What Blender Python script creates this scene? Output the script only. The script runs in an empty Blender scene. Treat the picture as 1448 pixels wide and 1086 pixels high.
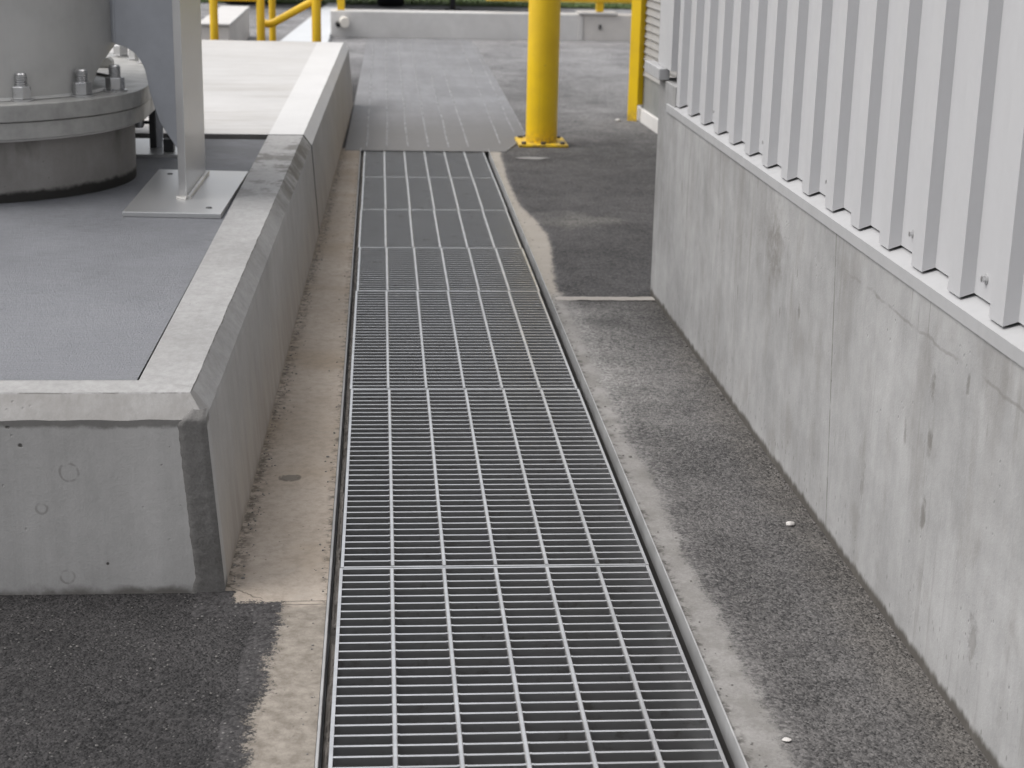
import bpy, bmesh, math, random
from mathutils import Vector, Matrix, noise
random.seed(7)
SC = bpy.context.scene
COL = SC.collection
R = math.radians

# ------------------------------------------------------------------ camera
cam_d = bpy.data.cameras.new('camera')
cam = bpy.data.objects.new('camera', cam_d)
COL.objects.link(cam)
cam_d.sensor_width = 36.0
cam_d.lens = 58.685
cam_d.clip_start = 0.05
cam_d.clip_end = 800
PITCH, YAW, ROLL = 0.286193795, 0.0821423149, 0.0216383270
fwd = Vector((math.sin(YAW) * math.cos(PITCH), math.cos(YAW) * math.cos(PITCH), -math.sin(PITCH)))
r0 = Vector((math.cos(YAW), -math.sin(YAW), 0))
u0 = r0.cross(fwd)
rt = r0 * math.cos(ROLL) + u0 * math.sin(ROLL)
up = -r0 * math.sin(ROLL) + u0 * math.cos(ROLL)
M = Matrix((rt, up, -fwd)).transposed().to_4x4()
M.translation = Vector((0.0781562507, 0, 1.25455718))
cam.matrix_world = M
cam_d.dof.use_dof = True
cam_d.dof.focus_distance = 3.15
cam_d.dof.aperture_fstop = 8.5
SC.camera = cam

# ------------------------------------------------------------------ light
SUN_EL, SUN_AZ = 58.0, -86.0            # azimuth measured from +Y, negative = to the left
SUN_E, SKY_S = 0.6, 0.15
sd = Vector((math.sin(R(SUN_AZ)) * math.cos(R(SUN_EL)), math.cos(R(SUN_AZ)) * math.cos(R(SUN_EL)), math.sin(R(SUN_EL))))
sun_d = bpy.data.lights.new('sun', 'SUN')
sun_d.energy = SUN_E
sun_d.angle = R(60)
sun_d.color = (1.0, 0.985, 0.965)
sun = bpy.data.objects.new('sun', sun_d)
COL.objects.link(sun)
sun.rotation_euler = sd.to_track_quat('Z', 'Y').to_euler()
sun.location = (-6, 6, 12)
W = bpy.data.worlds.new('World')
SC.world = W
W.use_nodes = True
wn = W.node_tree
bg = wn.nodes['Background']
sky = wn.nodes.new('ShaderNodeTexSky')
sky.sky_type = 'NISHITA'
sky.sun_disc = False
sky.sun_elevation = R(SUN_EL)
sky.sun_rotation = R(SUN_AZ)
sky.air_density = 1.0
sky.dust_density = 6.0
sky.ozone_density = 1.0
hs = wn.nodes.new('ShaderNodeHueSaturation')   # overcast: the cloud deck takes most of the blue out
hs.inputs['Saturation'].default_value = 0.22
wn.links.new(sky.outputs[0], hs.inputs['Color'])
wn.links.new(hs.outputs[0], bg.inputs[0])
bg.inputs[1].default_value = SKY_S
SC.view_settings.view_transform = 'Standard'
SC.view_settings.look = 'None'
SC.view_settings.gamma = 1.0
SC.view_settings.use_curve_mapping = False
SC.view_settings.exposure = 0.47
SC.render.engine = 'CYCLES'
SC.cycles.max_bounces = 6
SC.cycles.use_denoising = True


# ------------------------------------------------------------------ node helpers
def new_mat(name):
    m = bpy.data.materials.new(name)
    m.use_nodes = True
    nt = m.node_tree
    return m, nt, nt.nodes['Principled BSDF']


class N:
    """small wrapper for building node graphs on world position"""
    def __init__(s, nt):
        s.nt = nt
        s.geo = nt.nodes.new('ShaderNodeNewGeometry')
        s.pos = s.geo.outputs['Position']
        sx = nt.nodes.new('ShaderNodeSeparateXYZ')
        nt.links.new(s.pos, sx.inputs[0])
        s.x, s.y, s.z = sx.outputs
    def ln(s, a, b): s.nt.links.new(a, b)
    def inp(s, node, i, v):
        if hasattr(v, 'is_output'): s.ln(v, node.inputs[i])
        else: node.inputs[i].default_value = v
    def scale(s, sc):
        m = s.nt.nodes.new('ShaderNodeMapping')
        m.inputs['Scale'].default_value = sc
        s.ln(s.pos, m.inputs['Vector'])
        return m.outputs[0]
    def noise(s, scale, detail=4, rough=0.55, vec=None, dist=0.0):
        n = s.nt.nodes.new('ShaderNodeTexNoise')
        n.inputs['Scale'].default_value = scale
        n.inputs['Detail'].default_value = detail
        n.inputs['Roughness'].default_value = rough
        n.inputs['Distortion'].default_value = dist
        s.ln(vec or s.pos, n.inputs['Vector'])
        return n.outputs['Fac']
    def voro(s, scale, feature='F1', out='Distance', vec=None, rnd=1.0):
        n = s.nt.nodes.new('ShaderNodeTexVoronoi')
        n.feature = feature
        n.inputs['Scale'].default_value = scale
        n.inputs['Randomness'].default_value = rnd
        s.ln(vec or s.pos, n.inputs['Vector'])
        return n.outputs[out]
    def math(s, op, a, b=0.0, c=0.0, clamp=False):
        n = s.nt.nodes.new('ShaderNodeMath')
        n.operation = op
        n.use_clamp = clamp
        s.inp(n, 0, a); s.inp(n, 1, b)
        if len(n.inputs) > 2: s.inp(n, 2, c)
        return n.outputs[0]
    def ramp(s, v, lo, hi, a=0.0, b=1.0, smooth=True):
        n = s.nt.nodes.new('ShaderNodeMapRange')
        if smooth: n.interpolation_type = 'SMOOTHSTEP'
        s.inp(n, 0, v)
        for i, q in zip((1, 2, 3, 4), (lo, hi, a, b)): n.inputs[i].default_value = q
        return n.outputs[0]
    def mix(s, f, a, b, mode='MIX'):
        n = s.nt.nodes.new('ShaderNodeMix')
        n.data_type = 'RGBA'
        n.blend_type = mode
        s.inp(n, 0, f)
        for i, v in ((6, a), (7, b)):
            if hasattr(v, 'is_output'): s.ln(v, n.inputs[i])
            else: n.inputs[i].default_value = tuple(v) + ((1,) if len(v) == 3 else ())
        return n.outputs[2]
    def bump(s, h, strength, dist, prev=None):
        n = s.nt.nodes.new('ShaderNodeBump')
        n.inputs['Strength'].default_value = strength
        n.inputs['Distance'].default_value = dist
        s.ln(h, n.inputs['Height'])
        if prev is not None: s.ln(prev, n.inputs['Normal'])
        return n.outputs[0]
    def spot(s, p, r, soft=0.5, jitter=0.25, jscale=40, zs=1.0):
        """1 inside an irregular blot round p, 0 outside"""
        d = s.nt.nodes.new('ShaderNodeVectorMath')
        d.operation = 'DISTANCE'
        s.ln(s.pos if zs == 1.0 else s.scale((1, 1, zs)), d.inputs[0])
        d.inputs[1].default_value = (p[0], p[1], p[2] * zs)
        n = s.math('SUBTRACT', s.noise(jscale, 3), 0.5)
        q = s.math('ADD', d.outputs['Value'], s.math('MULTIPLY', n, r * 2 * jitter))
        return s.ramp(q, r * (1 - soft), r, 1.0, 0.0)
    def ring(s, p, r, w):
        d = s.nt.nodes.new('ShaderNodeVectorMath')
        d.operation = 'DISTANCE'
        s.ln(s.pos, d.inputs[0])
        d.inputs[1].default_value = p
        n = s.math('SUBTRACT', s.noise(60, 2), 0.5)
        q = s.math('ADD', d.outputs['Value'], s.math('MULTIPLY', n, r * 0.35))
        q = s.math('ABSOLUTE', s.math('SUBTRACT', q, r))
        brk = s.ramp(s.noise(35, 2), 0.40, 0.55)
        return s.math('MULTIPLY', s.ramp(q, w * 0.3, w, 1.0, 0.0), brk)


def g3(v, warm=0.0):
    return (v * (1 + warm), v, v * (1 - warm))


def concrete(name, base, var=0.22, warm=0.02, streak=0.0, pits=0.5, rough=0.85, scale=1.0, extra=None, grain=0.12, bumpd=0.002):
    m, nt, b = new_mat(name)
    n = N(nt)
    big = n.noise(2.2 * scale, 6, 0.6)
    mid = n.noise(14 * scale, 5, 0.65)
    fine = n.noise(220, 3, 0.7)
    v = n.math('ADD', n.math('MULTIPLY', n.math('SUBTRACT', big, 0.5), var * 2.2), n.math('MULTIPLY', n.math('SUBTRACT', mid, 0.5), var * 1.3))
    v = n.math('ADD', v, n.math('MULTIPLY', n.math('SUBTRACT', fine, 0.5), grain * 2))
    if streak:
        st = n.noise(1.0, 5, 0.6, n.scale((16, 16, 1.1)))
        st2 = n.noise(1.0, 4, 0.7, n.scale((110, 110, 4.0)))
        v = n.math('ADD', v, n.math('MULTIPLY', n.math('SUBTRACT', st, 0.5), streak * 2.0))
        v = n.math('ADD', v, n.math('MULTIPLY', n.math('SUBTRACT', st2, 0.5), streak * 0.8))
    f = n.math('ADD', v, 0.5, clamp=True)
    col = n.mix(f, g3(base * 0.42, warm * 1.6), g3(base * 1.58, warm * 0.6))
    h = n.math('ADD', n.math('MULTIPLY', fine, 0.5), mid)
    if pits:
        pv = n.voro(55, vec=n.scale((1, 1, 0.75)))
        gate = n.ramp(n.noise(9, 2), 0.52, 0.66)
        pit = n.math('MULTIPLY', n.ramp(pv, 0.06, 0.16, 1.0, 0.0), gate)
        col = n.mix(n.math('MULTIPLY', pit, pits), col, g3(base * 0.25, warm * 2))
        h = n.math('SUBTRACT', h, n.math('MULTIPLY', pit, 1.5))
    if extra: col, h = extra(n, col, h)
    n.ln(col, b.inputs['Base Color'])
    b.inputs['Roughness'].default_value = rough
    b.inputs['Specular IOR Level'].default_value = 0.3
    n.ln(n.bump(h, 0.55, bumpd), b.inputs['Normal'])
    return m


def paint(name, col, rough=0.4, spec=0.5, dirt=0.12, metallic=0.0, vstreak=0.0, bump=0.0, scale=6):
    m, nt, b = new_mat(name)
    n = N(nt)
    d = n.noise(scale, 6, 0.65)
    f = n.ramp(d, 0.35, 0.75, 0.0, 1.0)
    if vstreak:
        s2 = n.noise(1.0, 4, 0.6, n.scale((40, 40, 1.2)))
        f = n.math('ADD', n.math('MULTIPLY', f, 1 - vstreak), n.math('MULTIPLY', s2, vstreak))
    c = n.mix(f, tuple(x * (1 + dirt * 0.5) for x in col), tuple(x * (1 - dirt) for x in col))
    n.ln(c, b.inputs['Base Color'])
    n.ln(n.ramp(d, 0.3, 0.7, rough * 0.85, rough * 1.25), b.inputs['Roughness'])
    b.inputs['Metallic'].default_value = metallic
    b.inputs['Specular IOR Level'].default_value = spec
    if bump:
        n.ln(n.bump(n.noise(160, 3), 0.4, bump), b.inputs['Normal'])
    return m


def galv(name, base=0.5, rough=0.42, metallic=0.85, var=0.3, scale=25, spang=True, rv=0.25):
    m, nt, b = new_mat(name)
    n = N(nt)
    sp = n.voro(70, out='Color')
    sep = nt.nodes.new('ShaderNodeSeparateColor')
    n.ln(sp, sep.inputs[0])
    d = n.noise(scale, 5, 0.65)
    f = n.math('ADD', n.math('MULTIPLY', sep.outputs[0], 0.3 if spang else 0.05), n.math('MULTIPLY', d, 0.8), clamp=True)
    col = n.mix(f, (base * (1 - var), base * (1 - var), base * (1 - var)), (base * (1 + var), base * (1 + var), base * (1 + var) * 1.008))
    n.ln(col, b.inputs['Base Color'])
    n.ln(n.ramp(d, 0.3, 0.7, rough * (1 - rv), rough * (1 + rv)), b.inputs['Roughness'])
    b.inputs['Metallic'].default_value = metallic
    return m


# ------------------------------------------------------------------ asphalt
def asphalt_nodes(n):
    nt = n.nt
    big = n.noise(1.3, 6, 0.62)
    mid = n.noise(8, 6, 0.7)
    st = n.voro(165, out='Color')
    sep = nt.nodes.new('ShaderNodeSeparateColor')
    n.ln(st, sep.inputs[0])
    stone = n.voro(165)
    worm = n.noise(180, 4, 0.7, dist=1.3)
    # pavement bays of different age: worn bay beside the drain, darker resurfaced bay beyond the joint, dark coarse bay at the left
    beyond = n.ramp(n.y, 5.205, 5.225)
    leftbay = n.ramp(n.x, -0.03, -0.02, 1.0, 0.0)
    base = n.mix(beyond, (0.098, 0.095, 0.096), (0.068, 0.0665, 0.069))
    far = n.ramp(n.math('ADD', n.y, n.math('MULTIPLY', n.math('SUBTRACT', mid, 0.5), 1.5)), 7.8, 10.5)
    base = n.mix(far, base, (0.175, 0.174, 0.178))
    pale = n.math('MULTIPLY', n.spot((0.87, 6.55, 0), 0.22, 0.9, 0.8, 6), 0.5)
    base = n.mix(pale, base, (0.17, 0.165, 0.155))
    base = n.mix(leftbay, base, (0.040, 0.0385, 0.040))
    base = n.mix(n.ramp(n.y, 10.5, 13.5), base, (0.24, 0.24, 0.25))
    # pale dusty film on the worn bay
    dusty = n.math('MULTIPLY', n.ramp(n.y, 3.2, 4.4), n.ramp(n.y, 5.0, 5.2, 1.0, 0.0))
    dusty = n.math('MULTIPLY', dusty, n.ramp(n.x, 0.70, 0.92, 1.0, 0.25))
    dusty = n.math('MULTIPLY', dusty, n.ramp(big, 0.3, 0.6, 0.6, 1.0))
    base = n.mix(n.math('MULTIPLY', dusty, 0.75), base, (0.205, 0.203, 0.202))
    brown = n.math('MULTIPLY', n.ramp(n.math('ADD', n.x, n.math('MULTIPLY', n.math('SUBTRACT', mid, 0.5), 0.15)), 0.86, 0.98), n.ramp(n.y, 5.3, 5.2))
    base = n.mix(n.math('MULTIPLY', brown, 0.4), base, (0.090, 0.082, 0.072))
    v = n.math('ADD', n.math('MULTIPLY', n.math('SUBTRACT', big, 0.5), 1.3), n.math('MULTIPLY', n.math('SUBTRACT', mid, 0.5), 0.9))
    v = n.math('ADD', v, n.math('MULTIPLY', n.math('SUBTRACT', worm, 0.5), 1.5))
    v = n.math('ADD', v, n.math('MULTIPLY', n.math('SUBTRACT', sep.outputs[0], 0.5), 0.7))
    v = n.math('ADD', v, 0.5, clamp=True)
    dark = n.mix(1.0, base, (0.36, 0.36, 0.36), 'MULTIPLY')
    lite = n.mix(1.0, base, (1.80, 1.77, 1.72), 'MULTIPLY')
    col = n.mix(v, dark, lite)
    chip = n.math('MULTIPLY', n.ramp(sep.outputs[1], 0.93, 0.97), n.ramp(stone, 0.25, 0.45, 1.0, 0.0))
    col = n.mix(n.math('MULTIPLY', chip, 0.55), col, (0.27, 0.262, 0.25))
    h = n.math('ADD', n.math('MULTIPLY', worm, 1.0), n.math('MULTIPLY', n.ramp(stone, 0.1, 0.6, 1.0, 0.0), 0.9))
    return col, h


def asphalt_mat():
    m, nt, b = new_mat('asphalt')
    n = N(nt)
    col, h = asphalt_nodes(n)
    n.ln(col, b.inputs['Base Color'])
    b.inputs['Roughness'].default_value = 0.85
    b.inputs['Specular IOR Level'].default_value = 0.3
    n.ln(n.bump(h, 0.9, 0.005), b.inputs['Normal'])
    return m


def edge_mask(n, spread=1.0):
    """0 on the concrete, 1 where asphalt overlies it; wanders on several scales"""
    at = n.nt.nodes.new('ShaderNodeAttribute')
    at.attribute_name = 'edge'
    e = at.outputs['Fac']
    for sc, k in ((9, .55), (30, .55), (90, .65), (240, .7)):
        e = n.math('ADD', e, n.math('MULTIPLY', n.math('SUBTRACT', n.noise(sc, 3, 0.65), 0.5), k * spread))
    return e


MAT = {}
MAT['asphalt'] = asphalt_mat()


def tan_extra(n, col, h):
    # rusty silt film, dark crumbs gathered along the foot of the platform and along the drain frame
    wall = n.math('ADD', n.x, n.math('MULTIPLY', n.math('SUBTRACT', n.y, 2.887), -0.0175))
    edge = n.ramp(wall, -0.205, -0.165, 1.0, 0.0)
    nz = n.noise(45, 5, 0.7)
    g = n.math('MULTIPLY', edge, n.ramp(nz, 0.42, 0.60))
    col = n.mix(n.math('MULTIPLY', g, 0.8), col, (0.055, 0.047, 0.038))
    e2 = n.ramp(n.x, -0.040, -0.022)
    g2 = n.math('MULTIPLY', e2, n.ramp(n.noise(38, 4, 0.7), 0.48, 0.60))
    col = n.mix(n.math('MULTIPLY', g2, 0.8), col, (0.06, 0.052, 0.043))
    cr = n.math('MULTIPLY', n.ramp(n.voro(42), 0.04, 0.11, 1.0, 0.0), n.ramp(n.noise(5, 2), 0.46, 0.6))
    col = n.mix(n.math('MULTIPLY', cr, 0.85), col, (0.05, 0.043, 0.036))
    rust = n.ramp(n.noise(3.5, 4), 0.45, 0.68)
    col = n.mix(n.math('MULTIPLY', rust, 0.5), col, (0.27, 0.212, 0.15))
    mott = n.noise(40, 6, 0.75)
    col = n.mix(n.ramp(mott, 0.34, 0.58, 0.38, 0.0), col, (0.19, 0.163, 0.132))
    light = n.ramp(n.noise(11, 5, 0.7), 0.55, 0.70)
    col = n.mix(n.math('MULTIPLY', light, 0.4), col, (0.34, 0.31, 0.27))
    # clean grey near bay before the platform corner
    near = n.ramp(n.math('ADD', n.y, n.math('MULTIPLY', n.math('SUBTRACT', n.noise(20, 4), 0.5), 0.05)), 2.80, 2.84, 1.0, 0.0)
    grey = n.mix(n.ramp(n.noise(34, 6, 0.74), 0.25, 0.75), (0.14, 0.122, 0.102), (0.285, 0.257, 0.223))
    col = n.mix(near, col, grey)
    # hairline joint
    jl = n.math('ABSOLUTE', n.math('SUBTRACT', n.math('ADD', n.y, n.math('MULTIPLY', n.noise(9, 3), 0.03)), 2.838))
    jm = n.math('MULTIPLY', n.ramp(jl, 0.0008, 0.0028, 1.0, 0.0), n.ramp(n.noise(14, 2), 0.35, 0.5))
    col = n.mix(n.math('MULTIPLY', jm, 0.7), col, (0.07, 0.06, 0.05))
    # crack running out from the corner
    ck = n.math('SUBTRACT', n.math('ADD', n.y, n.math('MULTIPLY', n.x, 1.0)), 2.705)
    ck = n.math('ABSOLUTE', n.math('ADD', ck, n.math('MULTIPLY', n.math('SUBTRACT', n.noise(22, 4), 0.5), 0.06)))
    cm = n.math('MULTIPLY', n.ramp(ck, 0.001, 0.004, 1.0, 0.0), n.math('MULTIPLY', n.ramp(n.y, 2.84, 2.86), n.ramp(n.x, -0.11, -0.12)))
    col = n.mix(n.math('MULTIPLY', cm, 0.7), col, (0.08, 0.066, 0.05))
    plug = n.math('MULTIPLY', n.ring((-0.121, 3.511, 0.006), 0.022, 0.006), 0.6)
    disc = n.spot((-0.121, 3.511, 0.006), 0.021, 0.2, 0.1)
    col = n.mix(n.math('MULTIPLY', disc, 0.8), col, (0.125, 0.115, 0.10))
    col = n.mix(plug, col, (0.05, 0.045, 0.04))
    ac, ah = asphalt_nodes(n)
    k = n.ramp(edge_mask(n), 0.40, 0.64)
    col = n.mix(k, col, ac)
    h = n.math('ADD', h, n.math('MULTIPLY', k, ah))
    return col, h


MAT['tan_concrete'] = concrete('silt_stained_concrete', 0.315, 0.28, 0.19, pits=0.6, rough=0.9, extra=tan_extra, grain=0.15)


def strip_extra(n, col, h):
    # patchy laitance, dirt along the steel, asphalt binder creeping over from the right
    pat = n.ramp(n.noise(9, 6, 0.72), 0.44, 0.62)
    col = n.mix(n.math('MULTIPLY', pat, 0.6), col, (0.15, 0.143, 0.132))
    e2 = n.math('MULTIPLY', n.ramp(n.x, 0.632, 0.650, 1.0, 0.0), n.ramp(n.noise(40, 4, 0.7), 0.46, 0.62))
    col = n.mix(n.math('MULTIPLY', e2, 0.75), col, (0.055, 0.05, 0.045))
    farm = n.ramp(n.y, 5.15, 5.35)
    col = n.mix(n.math('MULTIPLY', farm, 0.65), col, n.mix(n.noise(18, 5, 0.7), (0.20, 0.175, 0.145), (0.42, 0.385, 0.335)))
    ac, ah = asphalt_nodes(n)
    e = edge_mask(n)
    k = n.ramp(e, 0.30, 0.80)
    col = n.mix(k, col, ac)
    h = n.math('ADD', h, n.math('MULTIPLY', k, ah))
    return col, h


MAT['edge_concrete'] = concrete('worn_edge_concrete', 0.225, 0.34, 0.045, pits=0.5, rough=0.9, extra=strip_extra, grain=0.3, bumpd=0.004)


def wall_extra(n, col, h):
    # grime band at the foot, formwork seam, pour line, cone plugs and blots
    nz = n.noise(1.0, 4, 0.65, n.scale((26, 26, 5)))
    foot = n.ramp(n.math('ADD', n.z, n.math('MULTIPLY', n.math('SUBTRACT', nz, 0.5), -0.034)), 0.011, 0.027, 1.0, 0.0)
    col = n.mix(n.math('MULTIPLY', foot, 0.9), col, (0.062, 0.054, 0.045))
    spl = n.math('MULTIPLY', n.ramp(n.voro(60, vec=n.scale((1, 1, 0.5))), 0.08, 0.2, 1.0, 0.0), n.ramp(n.z, 0.02, 0.22, 1.0, 0.0))
    col = n.mix(n.math('MULTIPLY', spl, 0.6), col, (0.10, 0.095, 0.085))
    ys = n.math('ADD', n.y, n.math('MULTIPLY', n.math('SUBTRACT', n.z, 0.3), -0.14))
    seam = n.math('ABSOLUTE', n.math('SUBTRACT', ys, 3.185))
    col = n.mix(n.math('MULTIPLY', n.math('MULTIPLY', n.ramp(seam, 0.0015, 0.004, 1.0, 0.0), n.ramp(n.noise(18, 3), 0.3, 0.55)), 0.75), col, (0.10, 0.095, 0.085))
    zl = n.math('ADD', n.z, n.math('MULTIPLY', n.math('SUBTRACT', n.noise(12, 4), 0.5), 0.03))
    pour = n.math('ABSOLUTE', n.math('SUBTRACT', zl, 0.555))
    gate = n.math('MULTIPLY', n.ramp(n.y, 3.25, 2.95), n.ramp(n.noise(10, 3), 0.36, 0.52))
    col = n.mix(n.math('MULTIPLY', n.math('MULTIPLY', n.ramp(pour, 0.001, 0.0045, 1.0, 0.0), gate), 0.4), col, (0.13, 0.12, 0.11))
    run = n.math('MULTIPLY', n.ramp(n.noise(1.0, 5, 0.62, n.scale((34, 34, 1.6))), 0.54, 0.68), n.ramp(n.noise(3.2, 4, 0.6), 0.42, 0.62))
    col = n.mix(n.math('MULTIPLY', run, 0.38), col, (0.155, 0.146, 0.135))
    hair = n.math('MULTIPLY', n.ramp(n.noise(1.0, 3, 0.6, n.scale((120, 120, 7))), 0.66, 0.74), n.ramp(n.noise(5, 4, 0.6), 0.45, 0.6))
    col = n.mix(n.math('MULTIPLY', hair, 0.6), col, (0.12, 0.11, 0.098))
    blot = n.ramp(n.noise(1.0, 5, 0.65, n.scale((9, 9, 5))), 0.52, 0.70)
    col = n.mix(n.math('MULTIPLY', blot, 0.3), col, (0.19, 0.178, 0.162))
    dk = n.math('MULTIPLY', n.ramp(n.noise(1.0, 4, 0.6, n.scale((5, 5, 2.2))), 0.50, 0.68), n.ramp(n.z, 0.25, 0.56))
    col = n.mix(n.math('MULTIPLY', dk, 0.36), col, (0.165, 0.153, 0.14))
    stain = n.spot((0.982, 3.72, 0.50), 0.14, 0.9, 0.5, 14)
    col = n.mix(n.math('MULTIPLY', n.math('MULTIPLY', stain, n.ramp(n.noise(30, 5, 0.7), 0.35, 0.6)), 0.65), col, (0.13, 0.118, 0.104))
    for p, r, q in (((0.986, 3.464, 0.392), 0.010, .6), ((0.984, 3.626, 0.356), 0.008, .5), ((0.997, 2.604, 0.482), 0.012, .7), ((0.997, 2.595, 0.386), 0.014, .7),
                    ((0.992, 2.93, 0.189), 0.016, .4), ((0.997, 2.594, 0.253), 0.014, .75), ((1.0, 2.326, 0.149), 0.022, .45), ((0.985, 3.50, 0.47), 0.008, .5),
                    ((0.999, 2.45, 0.53), 0.009, .6), ((0.995, 2.72, 0.36), 0.010, .5), ((0.978, 4.05, 0.30), 0.008, .5), ((0.975, 4.30, 0.42), 0.008, .5)):
        mk = n.spot(p, r * 1.1, 0.8, 1.1, 45, 0.42)
        col = n.mix(n.math('MULTIPLY', mk, q * .8), col, (0.11, 0.10, 0.088))
        h = n.math('SUBTRACT', h, n.math('MULTIPLY', mk, 0.8))
    return col, h


MAT['wall_concrete'] = concrete('formed_wall_concrete', 0.312, 0.36, 0.006, streak=0.16, pits=0.25, rough=0.8, extra=wall_extra, grain=0.09)


def plinth_extra(n, col, h):
    # damp line under the front chamfer, dark foot, tie-hole rings and blow holes
    nz = n.noise(13, 5, 0.7)
    fr = n.ramp(n.y, 2.93, 2.95, 1.0, 0.0)
    zz = n.math('ADD', n.z, n.math('MULTIPLY', n.math('SUBTRACT', nz, 0.5), 0.028))
    line = n.math('MULTIPLY', n.ramp(zz, 0.317, 0.326), n.ramp(n.z, 0.336, 0.3385, 1.0, 0.0))
    col = n.mix(n.math('MULTIPLY', n.math('MULTIPLY', line, fr), 0.62), col, (0.07, 0.065, 0.058))
    foot = n.ramp(n.math('ADD', n.z, n.math('MULTIPLY', n.math('SUBTRACT', n.noise(20, 4), 0.5), 0.05)), 0.0, 0.022, 1.0, 0.0)
    col = n.mix(n.math('MULTIPLY', foot, 0.75), col, (0.06, 0.052, 0.042))
    side = n.math('MULTIPLY', n.ramp(n.z, 0.325, 0.31), n.math('SUBTRACT', 1.0, fr))
    silt = n.math('MULTIPLY', side, n.ramp(n.math('ADD', n.z, n.math('MULTIPLY', n.math('SUBTRACT', nz, 0.5), 0.2)), 0.02, 0.30, 0.75, 0.15))
    col = n.mix(silt, col, n.mix(n.ramp(n.noise(1.0, 5, 0.65, n.scale((16, 16, 2))), 0.35, 0.65), (0.40, 0.355, 0.305), (0.30, 0.26, 0.22)))
    for p, r in (((-0.481, 2.885, 0.237), 0.017), ((-0.533, 2.885, 0.168), 0.0105), ((-0.494, 2.885, 0.035), 0.013)):
        col = n.mix(n.math('MULTIPLY', n.ring(p, r, 0.003), 0.38), col, (0.12, 0.11, 0.095))
    for p, r in (((-0.564, 2.886, 0.288), 0.006), ((-0.584, 2.886, 0.322), 0.006), ((-0.486, 2.886, 0.312), 0.003), ((-0.315, 2.886, 0.25), 0.004), ((-0.345, 2.886, 0.27), 0.003), ((-0.30, 2.886, 0.285), 0.004), ((-0.42, 2.886, 0.06), 0.004), ((-0.42, 2.886, 0.20), 0.0025)):
        mk = n.spot(p, r, 0.4, 0.5, 90)
        col = n.mix(n.math('MULTIPLY', mk, 0.85), col, (0.04, 0.036, 0.03))
        h = n.math('SUBTRACT', h, n.math('MULTIPLY', mk, 1.5))
    return col, h


MAT['plinth_concrete'] = concrete('platform_concrete', 0.40, 0.22, 0.02, streak=0.16, pits=0.25, rough=0.85, extra=plinth_extra, grain=0.10)


def coping_extra(n, col, h):
    # black water marks on the top towards the rear joint
    nz = n.noise(1.0, 6, 0.72, n.scale((11, 9, 9)))
    wet = n.math('MULTIPLY', n.ramp(nz, 0.48, 0.60), n.math('MULTIPLY', n.ramp(n.y, 4.7, 5.3), n.ramp(n.y, 6.27, 6.2)))
    col = n.mix(n.math('MULTIPLY', wet, 0.8), col, (0.10, 0.093, 0.083))
    ch = n.math('MULTIPLY', n.ramp(n.z, 0.3745, 0.369), n.math('MULTIPLY', n.ramp(n.y, 4.5, 5.5), n.ramp(n.y, 6.2, 6.05)))
    st = n.ramp(n.noise(1.0, 5, 0.65, n.scale((6, 9, 6))), 0.35, 0.6)
    col = n.mix(n.math('MULTIPLY', n.math('MULTIPLY', ch, st), 0.75), col, (0.10, 0.092, 0.08))
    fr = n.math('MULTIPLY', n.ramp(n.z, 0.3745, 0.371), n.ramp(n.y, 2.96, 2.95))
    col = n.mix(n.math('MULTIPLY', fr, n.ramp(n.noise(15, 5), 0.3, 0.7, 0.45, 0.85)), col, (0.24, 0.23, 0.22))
    gr = n.ramp(n.noise(1.0, 5, 0.72, n.scale((60, 38, 40))), 0.35, 0.65)
    col = n.mix(n.math('MULTIPLY', gr, 0.28), col, (0.15, 0.143, 0.135))
    ed = n.math('MULTIPLY', n.ramp(n.math('ABSOLUTE', n.math('SUBTRACT', n.z, 0.3742)), 0.0008, 0.0024, 1.0, 0.0), n.ramp(n.noise(16, 4, 0.7), 0.42, 0.58))
    col = n.mix(n.math('MULTIPLY', n.math('MULTIPLY', ed, n.ramp(n.z, 0.3749, 0.3744)), 0.7), col, (0.09, 0.083, 0.075))
    lines = n.ramp(n.noise(1.0, 3, 0.7, n.scale((30, 5, 5))), 0.58, 0.66)
    col = n.mix(n.math('MULTIPLY', lines, 0.18), col, (0.2, 0.19, 0.18))
    return col, h


MAT['coping_concrete'] = concrete('trowelled_coping_concrete', 0.315, 0.26, 0.012, pits=0.1, rough=0.6, extra=coping_extra, grain=0.08)


def slab_extra(n, col, h):
    nz = n.noise(1.0, 5, 0.65, n.scale((1.2, 7, 1)))
    d = n.math('MULTIPLY', n.ramp(nz, 0.42, 0.68), n.ramp(n.y, 6.3, 9.5, 1.0, 0.35))
    col = n.mix(n.math('MULTIPLY', d, 0.45), col, (0.30, 0.275, 0.245))
    return col, h


MAT['rear_coping'] = concrete('pale_rear_coping', 0.56, 0.08, 0.012, pits=0.0, rough=0.65, grain=0.05)
MAT['slab_concrete'] = concrete('pale_slab_concrete', 0.48, 0.10, 0.02, pits=0.0, rough=0.7, extra=slab_extra, grain=0.06)
MAT['mortar'] = concrete('dark_mortar', 0.145, 0.34, 0.04, pits=0.6, rough=0.95, grain=0.35, bumpd=0.004, streak=0.14)
MAT['barrier_concrete'] = concrete('barrier_concrete', 0.60, 0.14, 0.025, pits=0.0, rough=0.85, grain=0.08)
MAT['beige_concrete'] = concrete('beige_concrete', 0.56, 0.12, 0.06, pits=0.0, rough=0.85, grain=0.08)
MAT['white_render'] = concrete('white_render', 0.55, 0.12, 0.03, pits=0.0, rough=0.8, grain=0.06)


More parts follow.
